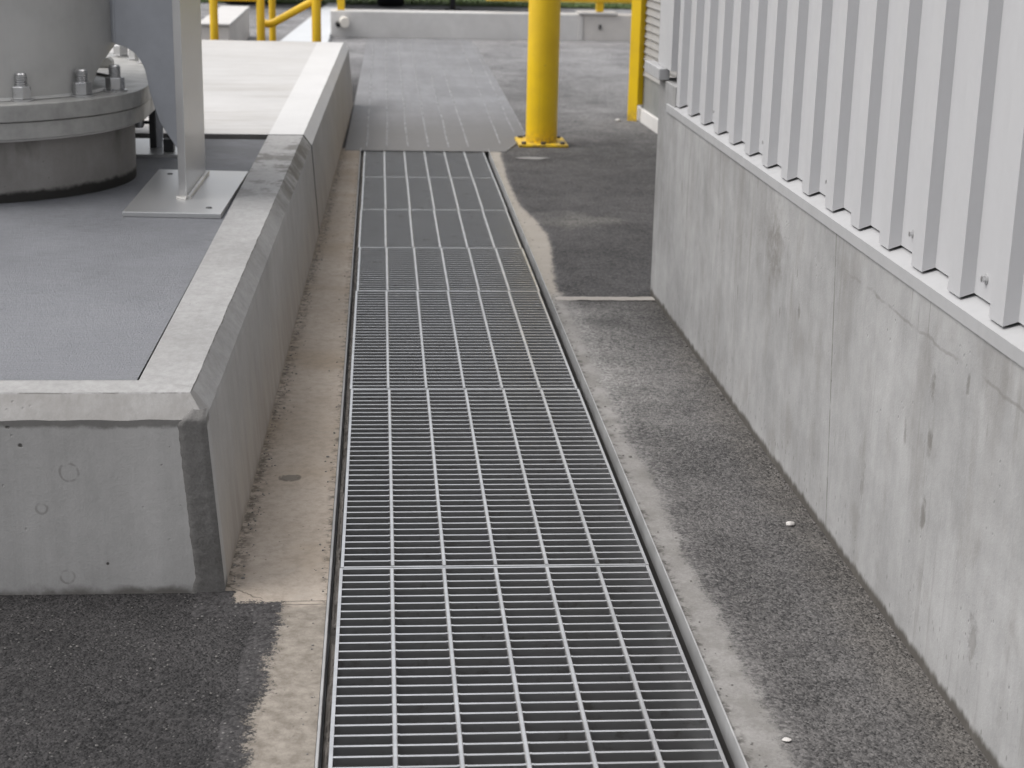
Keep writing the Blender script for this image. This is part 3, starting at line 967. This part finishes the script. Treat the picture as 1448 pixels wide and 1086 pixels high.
# rear block
b, vs, fs, Ys, loops = block('rear', YR + .012, 10.2, False, None)
nL = len(loops)
rb = MB()
rb.add([p for l in loops for p in l[:2]], [(2 * i, 2 * i + 2, 2 * i + 3, 2 * i + 1) for i in range(nL - 1)])
e0, e1 = loops[0], loops[-1]
rear = 10.45
rb.add([e0[0], e0[1], (XL, e0[1][1], .335), (XL, e0[0][1], 0)], [(0, 1, 2, 3)])
rb.add([e1[0], e1[1], (XL, rear, .335), (XL, rear, 0)], [(0, 1, 2, 3)])
rb.build('rear_block', MAT['plinth_concrete'], pl)
MB().hexa([(px(YR) - .02, YR + .001, -.01), (px(YR) + .0022, YR + .001, -.01), (px(YR) - .0235, YR + .001, .3345), (px(YR) - .0535, YR + .001, .3757), (inx(YR), YR + .001, .3757), (inx(YR), YR + .001, .3)],
          [(px(YR) - .02, YR + .011, -.01), (px(YR) + .0022, YR + .011, -.01), (px(YR) - .0235, YR + .011, .3345), (px(YR) - .0535, YR + .011, .3757), (inx(YR), YR + .011, .3757), (inx(YR), YR + .011, .3)]).build('joint_seal', MAT['dark_steel'], pl)
rc = MB()
rc.add([p for l in loops for p in l[1:]], [(2 * i, 2 * i + 2, 2 * i + 3, 2 * i + 1) for i in range(nL - 1)])
ci = [(inx(l[2][1]), l[2][1], 0.375) for l in loops]
rc.add([l[2] for l in loops] + ci, [(i, i + 1, nL + i + 1, nL + i) for i in range(nL - 1)])
rc.add([e0[1], e0[2], ci[0], (ci[0][0], e0[1][1], .335)], [(0, 1, 2, 3)])
rc.add([e1[1], e1[2], (XL, rear - .04, .375), (XL, rear, .335)], [(0, 1, 2, 3)])
rc.build('rear_coping', MAT['rear_coping'], pl)
sl = MB()
sl.add([(XL, YR + .012, .375)] + [(XL, rear - .04, .375)] + [c_ for c_ in reversed(ci)], [tuple(range(len(ci) + 2))])
MB().box(XL, ci[0][0], YR + .012, YR + .03, .34, .3735).build('slab_edge', MAT['mortar'], pl)
sl.build('rear_slab', MAT['slab_concrete'], pl)
# dark mortar repair down the front corner
nz_, nu = 90, 14
vs = []
for i in range(nz_ + 1):
    z = 0.352 * i / nz_
    xr = px(YF) - 0.0255 * min(1, z / .335)
    wid = 0.053 + 0.004 * noise.noise((z * 12, 2, 2)) + 0.0015 * noise.noise((z * 75, 5, 2)) + (0.012 * max(0, .03 - z) / .03)
    if z > .326: wid -= (z - .326) * 1.1
    for j in range(nu + 1):
        u = j / nu
        x = xr - wid * (1 - u)
        top = max(0, z - .335)
        prow = 0.0035 * min(1, u * 5, (1 - u) * 6 + .15) + 0.0007 * noise.noise((x * 60, z * 60, 4)) + 0.0006 * noise.noise((x * 190, z * 190, 7))
        y = YF + 0.003 * z / .335 - prow + top * 0.8
        if j == 0: y = YF + .004 + top
        vs.append((x + (.0015 if j == nu else 0), y, z + .003 * noise.noise((x * 50, 3, 3)) * (z > .33)))
k = nu + 1
fs = [(i * k + q, i * k + q + 1, (i + 1) * k + q + 1, (i + 1) * k + q) for i in range(nz_) for q in range(nu)]
e0_ = len(vs)
for i in range(nz_ + 1):
    x, y, z = vs[i * k + nu]
    vs.append((x - .002, YF + .02, z))
fs += [(i * k + nu, e0_ + i, e0_ + i + 1, (i + 1) * k + nu) for i in range(nz_)]
MB().add(vs, fs).build('corner_patch', MAT['mortar'], pl, smooth=True)

# ------------------------------------------------------------------ concrete pedestal and tank
C1, C2 = Vector((-1.22, 5.34)), Vector((-1.22, 5.95))


def stadium(r, n=40, k0=0.0):
    pts = []
    for i in range(n + 1):
        a = -math.pi + math.pi * i / n
        pts.append((C1.x + r * math.cos(a), C1.y + r * math.sin(a)))
    for i in range(n + 1):
        a = math.pi * i / n
        pts.append((C2.x + r * math.cos(a), C2.y + r * math.sin(a)))
    return pts


pd = thing('round_pedestal', 'stained round concrete pedestal with black foot under the grey tank', 'pedestal', (C1.x, C1.y, .36))
MB().lathe([(0.524, 0.345), (0.526, 0.548)], C1, 72).build('pedestal_body', MAT['pedestal_concrete'], pd, smooth=True)
MB().lathe([(0.527, 0.540), (0.548, 0.5425), (0.548, 0.5485), (0.53, 0.5495)], C1, 72).build('grout_bead', MAT['barrier_concrete'], pd, smooth=True)

tk = thing('steel_tank', 'large grey painted steel tank on a thick bolted flange', 'tank', (C1.x, C1.y, .55))
MB().prism(stadium(0.567), 0.550, 0.599).build('lower_flange', MAT['flange_paint'], tk, bevel=0.003)
MB().prism(stadium(0.572), 0.601, 0.650).build('upper_flange', MAT['flange_paint'], tk, bevel=0.003)
MB().lathe([(0.397, 0.651), (0.397, 1.75)], C1, 64).build('tank_neck', MAT['tank_paint'], tk, smooth=True)
# outer shell, its lower edge arched up beside the support
n_ = 144
zt_ = 1.8
low, hi = [], []
for i in range(n_):
    a = 2 * math.pi * i / n_
    d = math.degrees(a)
    if d > 180: d -= 360
    z = 0.651
    if -24 < d < 46:
        q = (d - 9) / (33.0 if d < 9 else 37.0)
        z = 0.651 + 0.128 * math.sqrt(max(0, 1 - q * q))
    low.append((a, z))
vs = []
for r_, sgn in ((0.478, 1), (0.470, -1)):
    for a, z in low: vs.append((C1.x + r_ * math.cos(a), C1.y + r_ * math.sin(a), z))
    for a, z in low: vs.append((C1.x + r_ * math.cos(a), C1.y + r_ * math.sin(a), zt_))
fs = []
for i in range(n_):
    j = (i + 1) % n_
    fs += [(i, j, n_ + j, n_ + i), (2 * n_ + j, 2 * n_ + i, 3 * n_ + i, 3 * n_ + j), (j, i, 2 * n_ + i, 2 * n_ + j)]
fs.append(tuple(range(n_, 2 * n_)))
MB().add(vs, fs).build('tank_shell', MAT['tank_paint'], tk, smooth=True)
MB().lathe([(0.479, 0.6505), (0.487, 0.6515), (0.483, 0.656), (0.4785, 0.660)], C1, 72, caps=False).build('foot_weld', MAT['tank_paint'], tk, smooth=True)
for (x, y) in ((-0.7955, 5.02), (-0.96, 4.872)):
    pass


def hexpts(cx, cy, r, a0=0.0): return [(cx + r * math.cos(a0 + i * math.pi / 3), cy + r * math.sin(a0 + i * math.pi / 3)) for i in range(6)]


def flange_bolt(x, y, a0, h=0.036):
    z = 0.6502
    nut = MB().prism(hexpts(x, y, 0.0295, a0), z + .006, z + .006 + h).build('bolt_nut', MAT['bolt_zinc'], tk, bevel=0.0025)
    s_ = sub(nut, tk)
    MB().lathe([(0.036, z), (0.036, z + .0055)], (x, y), 28).build('washer', MAT['bolt_zinc'], s_, smooth=True)
    prof = [(0.0165, z + .006 + h - .004)]
    zz = z + .006 + h
    for q in range(5):
        prof += [(0.0190, zz + .0016), (0.0190, zz + .0032), (0.0155, zz + .0050)]
        zz += 0.0066
    prof += [(0.0175, zz), (0.0135, zz + .004)]
    MB().lathe(prof, (x, y), 24).build('stud', MAT['bolt_zinc'], s_)


for dg, rr in ((-124, .50), (-101, .50), (-78.5, .50), (-56, .482), (-33.2, .503), (-15.5, .515)):
    a = R(dg)
    flange_bolt(C1.x + rr * math.cos(a), C1.y + rr * math.sin(a), 0.35 + dg * .01)
for dg, rr in ((12, .49), (27, .48), (43, .485), (62, .49)):
    a = R(dg)
    flange_bolt(C2.x + rr * math.cos(a), C2.y + rr * math.sin(a), 0.2 + dg * .01)
# lug on the flange top between the bolts
lg = [(-0.885, 0.651), (-0.835, 0.651), (-0.835, 0.672), (-0.848, 0.686), (-0.872, 0.686), (-0.885, 0.672)]
MB().hexa([(x, 5.88, z) for x, z in lg], [(x, 5.93, z) for x, z in lg]).build('flange_lug', MAT['flange_paint'], tk, bevel=0.004)

# ------------------------------------------------------------------ steel support column
zb = dz(5.0)
sc = thing('support_column', 'silver flat steel column welded to a base plate, bracing the tank', 'support column', (-0.49, 5.02, zb))
bp = [(-0.637, 4.662), (-0.3635, 4.640), (-0.344, 5.400), (-0.632, 5.428)]
MB().hexa([(x, y, dz(y) + .0005) for x, y in bp], [(x, y, dz(y) + .0145) for x, y in bp]).build('base_plate', MAT['galv_plate'], sc, bevel=0.0015)
zp = dz(4.9) + .0145
col_ = [(-0.5075, 4.892), (-0.4825, 4.870), (-0.4725, 5.330), (-0.4965, 5.345)]
MB().hexa([(x, y, zp - .001) for x, y in col_], [(x, y, 2.1) for x, y in col_]).build('column_plate', MAT['galv_plate'], sc, bevel=0.0025)
# weld beads along the foot
vs_path = [(-0.4780 + 0.010 * i / 40, 4.872 + 0.458 * i / 40, zp + .004 + .0015 * noise.noise((i * .9, 0, 0))) for i in range(41)]
MB().tube(vs_path, 0.0075, 8).build('weld_bead', MAT['weld'], sc, smooth=True)
MB().tube([(-0.511 + 0.030 * i / 8, 4.886 - 0.022 * i / 8, zp + .003) for i in range(9)], 0.006, 8).build('weld_bead', MAT['weld'], sc, smooth=True)
cut = [(-0.748, 2.0), (-0.748, 0.790), (-0.733, 0.783), (-0.720, 0.780), (-0.707, 0.776), (-0.690, 0.767), (-0.676, 0.756), (-0.664, 0.742), (-0.655, 0.728), (-0.646, 0.705), (-0.640, 0.675),
       (-0.634, 0.638), (-0.622, 0.594), (-0.609, 0.550), (-0.588, 0.512), (-0.563, 0.473), (-0.545, 0.448), (-0.4985, 0.405), (-0.4985, 2.0)]
MB().hexa([(x, 5.300, z) for x, z in cut], [(x, 5.316, z) for x, z in cut]).build('web_plate', MAT['web_paint'], sc, bevel=0.0015)
MB().tube([(-0.735 + .002 * noise.noise((i * .7, 3, 0)), 5.297, 0.79 + 1.2 * i / 60) for i in range(61)], 0.0045, 8).build('weld_bead', MAT['web_paint'], sc, smooth=True)
# anchor mark hole covers on the base plate
for (x, y) in ((-0.585, 5.33), (-0.405, 4.73)):
    z = dz(y) + .0146
    MB().lathe([(0.009, z), (0.008, z + .0025)], (x, y), 14).build('plug', MAT['bolt_dark'], sc)

# ------------------------------------------------------------------ small pipe bracket behind the column
pb = thing('pipe_bracket', 'small dark pipe bracket on a steel plate behind the silver column', 'bracket', (-0.69, 5.93, dz(5.9)))
z0 = dz(5.9)
MB().box(-0.83, -0.56, 5.775, 6.16, z0 - .004, z0 + .011).build('foot_plate', MAT['galv_plate'], pb, bevel=0.001)
MB().box(-0.726, -0.7045, 5.93, 5.97, z0 + .011, 0.545).build('bracket_post', MAT['dark_steel'], pb, bevel=0.001)
prof = [(-0.704, z0 + .011), (-0.684, z0 + .011), (-0.680, 0.44), (-0.686, 0.49), (-0.704, 0.53)]
MB().hexa([(x, 5.945, z) for x, z in prof], [(x, 5.955, z) for x, z in prof]).build('gusset', MAT['web_paint'], pb, bevel=0.001)
MB().box(-0.667, -0.632, 5.83, 5.88, z0 + .011, 0.414).build('clamp_block', MAT['dark_steel'], pb, bevel=0.002)
kn = MB().lathe([(0.004, .436), (0.014, .438), (0.019, .447), (0.019, .466), (0.013, .480), (0.004, .482)], (-0.763, 5.95), 20).build('clamp_knob', MAT['bolt_zinc'], pb, smooth=True)
MB().tube([(-0.745, 5.95, .456), (-0.722, 5.95, .456)], 0.006, 10).build('spindle', MAT['dark_steel'], sub(kn, pb))
MB().tube([(-0.683, 5.96, .45), (-0.655, 5.93, .43), (-0.650, 5.88, .418)], 0.008, 10).build('clamp_arm', MAT['dark_steel'], pb)

# ------------------------------------------------------------------ right: concrete wall and clad building above it
SLP = 0.01258


def wx(Y): return 0.9662 + (5.02 - Y) * SLP


wl = thing('concrete_wall', 'long bare concrete base wall with vertical formwork streaks at right', 'wall', (1.0, 2.5, 0))
YN, YE = -1.5, 5.02
b = MB()
n_ = 80
loops = []
for i in range(n_ + 1):
    Y = YN + (YE - YN) * i / n_
    loops += [(wx(Y), Y, -0.05), (wx(Y), Y, 0.628), (wx(Y) + .25, Y, 0.628), (wx(Y) + .25, Y, -.05)]
fs = [(i * 4 + q, i * 4 + (q + 1) % 4, i * 4 + 4 + (q + 1) % 4, i * 4 + 4 + q) for i in range(n_) for q in range(4)]
fs += [(0, 1, 2, 3), tuple(n_ * 4 + q for q in (3, 2, 1, 0))]
b.add(loops, fs)
b.build('wall_body', MAT['wall_concrete'], wl)
p_ = [(wx(5.026) + .002, 5.026), (wx(5.285) - .002, 5.285), (wx(5.285) + .25, 5.285), (wx(5.026) + .25, 5.026)]
MB().prism(p_, -0.05, 0.704).build('end_pier', MAT['wall_concrete'], wl, bevel=0.004)
MB().prism([(wx(5.19) - .022, 5.19), (wx(5.46) - .022, 5.46), (wx(5.46) + .012, 5.46), (wx(5.19) + .012, 5.19)], 0.705, 0.741).build('pier_cap', MAT['flashing'], wl, bevel=0.003)

bd = thing('clad_building', 'building side of pale ribbed metal cladding above the concrete wall', 'building', (1.15, 2.5, 0.63))
# flashing: sloped ledge with a front lip
fl = MB()
YB = 5.14
vs = []
sec = [(-0.004, 0.6165), (-0.004, 0.6385), (0.050, 0.6600), (0.050, 0.6575), (0.002, 0.6365), (0.002, 0.6165)]
for Y in (YN, YB):
    for dx_, z in sec: vs.append((wx(Y) + dx_, Y, z))
k = len(sec)
fs = [(q, (q + 1) % k, k + (q + 1) % k, k + q) for q in range(k)] + [tuple(range(k)), tuple(reversed(range(k, 2 * k)))]
fl.add(vs, fs)
fl.build('flashing', MAT['flashing'], bd)
# ribbed sheet: crest, side, valley
PITCH_R = 0.1873
crest, sd_, dep = 0.056, 0.007, 0.0205
ZB, ZT = 0.6475, 2.6
sh = MB()
pts = []
Yc = 4.9737 + 0.058 + PITCH_R * 0.0
y = Yc
prof = []
while y > YN:
    # from far to near: crest, near side, valley, hidden side
    prof += [(y, 0.0), (y - crest, 0.0), (y - crest - sd_, dep), (y - PITCH_R + sd_, dep)]
    y -= PITCH_R
prof = [(YB - 0.0, dep), (Yc + sd_, dep)] + prof
OX = 0.0065
vs = []
zs = [ZB, 0.72, 1.0, 1.6, ZT]
for z in zs:
    for (Y, d_) in prof: vs.append((wx(Y) + OX + d_, Y, z + (0.0095 if (z == ZB and d_ > 0) else 0)))
k = len(prof)
fs = [(j * k + i, j * k + i + 1, (j + 1) * k + i + 1, (j + 1) * k + i) for j in range(len(zs) - 1) for i in range(k - 1)]
sh.add(vs, fs)
shob = sh.build('ribbed_sheet', MAT['cladding'], bd)
so = shob.modifiers.new('thickness', 'SOLIDIFY'); so.thickness = 0.0012; so.offset = 1
MB().box(1.035, 1.06, YN, 5.10, 0.66, ZT).build('backing_wall', MAT['siding_dark'], bd)
MB().box(1.02, 6.0, 5.30, 5.318, 0.0, ZT).build('end_wall', MAT['cladding'], bd)
# corner trim
tr = [(wx(5.10) - .002, 5.100), (wx(5.325) - .002, 5.325), (wx(5.325) + .3, 5.325), (wx(5.325) + .3, 5.321), (wx(5.321) + .002, 5.321), (wx(5.104) + .002, 5.104), (wx(5.104) + .03, 5.104), (wx(5.10) + .03, 5.100)]
MB().prism(tr, 0.742, ZT).build('corner_trim', MAT['cladding'], bd, bevel=0.0008)
for Y in (4.551, 3.964, 3.395, 2.845, 2.487):
    x = wx(Y) + OX + dep
    z = 0.690
    ob = MB().tube([(x - .0005, Y, z), (x - .0025, Y, z)], 0.0085, 16).build('screw', MAT['flashing'], bd)
    MB().tube([(x - .0025, Y, z), (x - .009, Y, z)], 0.0052, 6).build('screw_head', MAT['bolt_zinc'], sub(ob, bd))
MB().prism([(wx(YN) - .03, YN), (wx(5.33) - .03, 5.36), (6, 5.36), (6, YN)], ZT, ZT + .12).build('roof', MAT['cladding'], bd)

# ------------------------------------------------------------------ yellow bollard
bo = thing('bollard', 'thick round yellow steel bollard bolted to the asphalt', 'bollard', (0.918, 8.63, 0))
BX, BY = 0.918, 8.68
MB().lathe([(0.0815, 0.014), (0.0815, 1.15), (0.076, 1.18), (0.055, 1.21), (0.02, 1.225)], (BX, BY), 48).build('post', MAT['yellow'], bo, smooth=True)
MB().box(BX - .128, BX + .128, BY - .145, BY + .145, 0.001, 0.014).build('base_plate', MAT['yellow'], bo, bevel=0.002)
for dx_ in (-.1, .1):
    for dy_ in (-.115, .115):
        a_ = MB().prism(hexpts(BX + dx_, BY + dy_, .014, .3), .0145, .0265).build('anchor_bolt', MAT['bolt_dark'], bo)
a_ = MB().prism(hexpts(BX, BY - .118, .014, .1), .0145, .0265).build('anchor_bolt', MAT['bolt_dark'], bo)

# ------------------------------------------------------------------ far right: guard post and louvred building
gp = thing('guard_post', 'yellow square steel corner post beside the far louvred wall', 'guard post', (1.535, 9.66, 0))
def flange_strip(pa, pb, t, z0, name):
    a, b_ = Vector(pa), Vector(pb)
    d = (b_ - a).normalized()
    nrm = Vector((-d.y, d.x)) * t
    if nrm.y < 0: nrm = -nrm
    P = [a, b_, b_ + nrm, a + nrm]
    return MB().prism([(p.x, p.y) for p in P], z0, 1.9).build(name, MAT['yellow'], gp, bevel=0.0015)
flange_strip((1.508, 9.640), (1.5565, 9.6), .006, 0.0, 'side_flange')
flange_strip((1.5575, 9.6), (1.609, 9.632), .006, 0.095, 'front_flange')
zz = 0.20
MB().lathe([(.006, .196), (.006, .208)], (1.597, 9.604), 10).build('bolt', MAT['bolt_dark'], gp)

lb = thing('louvred_building', 'far grey wall with thin horizontal siding boards above a white plinth', 'building', (1.62, 9.3, 0))
def fwx(Y): return 1.578 + (9.686 - Y) * 0.042
def fwall(name, y0, y1, z0, z1, off, mat, bev=0.0):
    return MB().prism([(fwx(y0) + off, y0), (fwx(y1) + off, y1), (fwx(y1) + off + .3, y1), (fwx(y0) + off + .3, y0)], z0, z1).build(name, mat, lb, bevel=bev)
fwall('plinth', 6.0, 9.72, -0.02, 0.075, -0.004, MAT['white_render'], .004)
fwall('base_wall', 6.0, 9.70, 0.075, 0.262, 0.012, MAT['siding_dark'])
fwall('backing_wall', 6.0, 9.70, 0.262, 3.2, 0.025, MAT['siding_dark'])
sb = MB()
z = 0.262
while z < 2.6:
    y0, y1 = 6.0, 9.70
    sec = [(0.024, z), (0.004, z + .003), (0.014, z + .040), (0.024, z + .040)]
    vs = [(fwx(Y) + o, Y, q) for Y in (y0, y1) for o, q in sec]
    sb.add(vs, [(0, 1, 5, 4), (1, 2, 6, 5), (2, 3, 7, 6), (3, 0, 4, 7), (0, 3, 2, 1), (4, 5, 6, 7)])
    z += 0.043
sb.build('siding', MAT['siding'], lb)

# ------------------------------------------------------------------ far barrier wall, its rail, trailer, grass
br = thing('concrete_barrier', 'low concrete barrier wall crossing the far end of the yard', 'barrier wall', (1.5, 15.2, 0))
MB().box(-0.355, 1.875, 15.1, 15.32, -0.01, 0.226).build('wall_body', MAT['barrier_concrete'], br, bevel=0.008)
MB().box(1.885, 6.0, 15.1, 15.32, -0.01, 0.226).build('wall_body', MAT['beige_concrete'], br, bevel=0.008)
MB().box(1.845, 1.885, 15.085, 15.0995, -0.005, 0.216).build('joint_cover', MAT['white_render'], br, bevel=0.003)
MB().box(1.845, 2.19, 15.07, 15.325, 0.2285, 0.2465).build('post_pad', MAT['white_render'], br, bevel=0.003)
MB().lathe([(.012, .10), (.012, .14)], (2.04, 15.09), 12).build('bolt', MAT['bolt_dark'], br)
dp = thing('drain_pipe', 'short white pipe stub poking out of the barrier wall end', 'pipe', (-0.24, 15.0, 0.13))
MB().tube([(-0.235, 15.098, .140), (-0.225, 14.93, .136)], 0.042, 20).build('pipe_stub', MAT['white_cap'], dp, smooth=True)
MB().tube([(-0.292, 15.095, .112), (-0.282, 14.99, .108)], 0.020, 12).build('pipe_clip', MAT['black'], dp, smooth=True)

gr = thing('guard_rail', 'yellow steel guard rail standing on the far barrier wall', 'guard rail', (1.3, 15.2, 0.24))
for x, z0 in ((-0.262, .227), (2.043, .247), (4.4, .227)):
    MB().box(x - .032, x + .032, 15.15, 15.22, z0, 1.1).build('rail_post', MAT['yellow_rail'], gr, bevel=.004)
for z in (0.358, 0.72, 1.07):
    MB().tube([(1.02 if z < .4 else -0.26, 15.145, z), (6, 15.145, z)], 0.030, 14).build('rail_tube', MAT['yellow_rail'], gr, smooth=True)

tl = thing('trailer', 'dark parked trailer seen low behind the barrier wall, tyre and support leg', 'trailer', (0.2, 18.7, 0))
wh = MB()
for wxx in (0.20,):
    vsn = []
def wheel(xc, yc, r, w, root):
    rings = [(-w / 2, r * .62), (-w / 2, r * .93), (-w * .38, r), (w * .38, r), (w / 2, r * .93), (w / 2, r * .62)]
    n_ = 36
    vs = [(xc + o, yc + r_ * math.cos(2 * math.pi * i / n_), r + r_ * math.sin(2 * math.pi * i / n_)) for i in range(n_) for o, r_ in rings]
    k = len(rings)
    fs = [(i * k + q, ((i + 1) % n_) * k + q, ((i + 1) % n_) * k + (q + 1) % k, i * k + (q + 1) % k) for i in range(n_) for q in range(k)]
    w_ = MB().add(vs, fs).build('wheel', MAT['black'], root, smooth=True)
    MB().add([(xc - w * .3, yc + r * .61 * math.cos(2 * math.pi * i / 24), r + r * .61 * math.sin(2 * math.pi * i / 24)) for i in range(24)] + [(xc - w * .4, yc, r)],
             [(i, (i + 1) % 24, 24) for i in range(24)]).build('rim', MAT['bolt_zinc'], sub(w_, root))
wheel(0.20, 19.25, 0.30, 0.30, tl)
wheel(-1.5, 19.25, 0.30, 0.30, tl)
MB().box(-1.9, 1.6, 18.5, 20.2, 0.62, 0.74).build('trailer_bed', MAT['trailer_grey'], tl, bevel=.01)
MB().box(-1.9, 1.6, 18.5, 18.54, 0.74, 1.15).build('side_board', MAT['trailer_grey'], tl, bevel=.005)
MB().box(-1.9, 1.6, 20.16, 20.2, 0.74, 1.15).build('side_board', MAT['trailer_grey'], tl, bevel=.005)
MB().box(0.855, 0.915, 18.85, 18.93, 0.012, 0.62).build('support_leg', MAT['black'], tl, bevel=.004)
MB().box(0.80, 0.97, 18.80, 18.98, 0.001, 0.012).build('leg_foot', MAT['black'], tl)
MB().box(1.6, 2.7, 19.3, 19.4, 0.55, 0.62).build('drawbar', MAT['dark_steel'], tl)

# grass verge
gm = MB()
gm.add([(-70, 19.3, .012), (-1.0, 19.3, .012), (-0.2, 19.4, .012), (1.45, 19.4, .012), (70, 18.6, .012), (70, 120, .012), (-70, 120, .012)], [(0, 1, 2, 3, 4, 5, 6)])
rg = random.Random(3)
for i in range(9000):
    x = rg.uniform(-3, 5.5); y = 19.3 + rg.random() ** 2 * 4
    if -0.2 < x < 1.5: y += .15
    a = rg.uniform(0, 6.28); h_ = rg.uniform(.02, .06); w_ = .006
    gm.add([(x - w_ * math.cos(a), y - w_ * math.sin(a), .012), (x + w_ * math.cos(a), y + w_ * math.sin(a), .012), (x + rg.uniform(-.02, .02), y + rg.uniform(-.02, .02), h_)], [(0, 1, 2)])
tag(gm.build('grass', MAT['grass']), kind='stuff')

# pale kerb running away beside the barrier end
kb = MB()
kb.hexa([(-0.775, 14.0, 0.001), (-0.34, 14.0, 0.001), (-0.365, 19.2, 0.001), (-0.50, 19.2, 0.001)], [(-0.765, 14.0, .03), (-0.35, 14.0, .03), (-0.375, 19.2, .03), (-0.495, 19.2, .03)])
tag(kb.build('kerb', MAT['kerb'], bevel=.006), kind='structure')

# low wall block at far left
cb = thing('concrete_block_wall', 'short beige concrete wall running back behind the yellow handrail', 'low wall', (-1.15, 14, 0))
MB().box(-1.296, -1.056, 13.05, 15.0, -0.01, 0.238).build('wall_body', MAT['beige_concrete'], cb, bevel=.012)
MB().box(-1.300, -1.050, 13.03, 15.02, 0.240, 0.258).build('coping', MAT['white_render'], cb, bevel=.006)

# ------------------------------------------------------------------ yellow stair handrail behind the platform
hr = thing('stair_handrail', 'yellow tubular stair handrail behind the pale platform slab', 'handrail', (-0.62, 10.6, 0))
HR = 0.0255
for x, y, r_ in ((-0.931, 10.52, HR), (-0.648, 10.52, HR), (-0.305, 10.42, .0285), (-0.606, 11.0, .022)):
    MB().tube([(x, y, 0.001), (x, y, 1.25)], r_, 18).build('rail_post', MAT['yellow_rail'], hr, smooth=True)
P = [(-0.640, 10.60, .452), (-0.604, 10.585, .446), (-0.57, 10.57, .456), (-0.325, 10.47, .597), (-0.12, 10.40, .716)]
MB().tube(P, 0.0235, 16).build('sloped_rail', MAT['yellow_rail'], hr, smooth=True)
for z in (0.605, 1.23):
    MB().tube([(-0.931, 10.52, z), (-0.648, 10.52, z)], 0.021, 16).build('mid_rail', MAT['yellow_rail'], hr, smooth=True)

# grit gathered along the platform foot, the wall foot and the ragged edging
gb = MB()
rg = random.Random(11)
ico = []
bm_ = bmesh.new(); bmesh.ops.create_icosphere(bm_, subdivisions=1, radius=1)
iv = [v.co.copy() for v in bm_.verts]; jf = [tuple(v.index for v in f.verts) for f in bm_.faces]; bm_.free()
for q in range(900):
    t_ = rg.random()
    if t_ < .42:
        Y = rg.uniform(2.85, 8.3); x = px(Y) + .004 + abs(rg.gauss(0, .018))
    elif t_ < .60:
        Y = rg.uniform(1.6, 5.1); x = wx(Y) - .003 - abs(rg.gauss(0, .012))
    elif t_ < .74:
        Y = rg.uniform(1.6, 8.0); x = .632 + abs(rg.gauss(0, .03))
    elif t_ < .86:
        Y = rg.uniform(2.0, 8.0); x = -.026 - abs(rg.gauss(0, .012))
    else:
        Y = rg.uniform(1.7, 2.8); x = rg.uniform(-.7, -.1)
    if x > .99: continue
    r_ = rg.uniform(.0010, .0026) * (1.6 if rg.random() < .08 else 1)
    a_ = rg.uniform(.7, 1.3); b_ = rg.uniform(.7, 1.3)
    gb.add([(x + v.x * r_ * a_, Y + v.y * r_ * b_, .003 + v.z * r_ * .7) for v in iv], jf)
MAT['grit'] = concrete('grit_stone', 0.16, 0.5, 0.06, pits=0.0, rough=0.9, grain=0.5)
tag(gb.build('grit', MAT['grit']), kind='stuff')

# ------------------------------------------------------------------ pebbles
def pebble(x, y, rx_, ry_, rz_, label, seed, z=0.0):
    bm = bmesh.new()
    bmesh.ops.create_icosphere(bm, subdivisions=3, radius=1)
    for v in bm.verts:
        k = 1 + 0.28 * noise.noise(v.co * 1.3 + Vector((seed, 0, 0)))
        v.co = Vector((v.co.x * rx_ * k, v.co.y * ry_ * k, (v.co.z * k * rz_) + rz_ * .8))
    me = bpy.data.meshes.new('pebble')
    bm.to_mesh(me); bm.free()
    for p in me.polygons: p.use_smooth = True
    me.materials.append(MAT['pebble'])
    o = bpy.data.objects.new('pebble', me)
    COL.objects.link(o)
    o.location = (x, y, z)
    tag(o, label, 'pebble')


pebble(0.930, 3.203, .0095, .007, .005, 'pale pebble lying on the asphalt near the concrete wall', 1.0)
pebble(0.705, 2.284, .007, .006, .0015, 'flat white chip on the asphalt near the bottom of the view', 2.0, .004)
pebble(1.448, 9.60, .016, .013, .008, 'small yellowish stone on the ground beside the yellow corner post', 4.0)
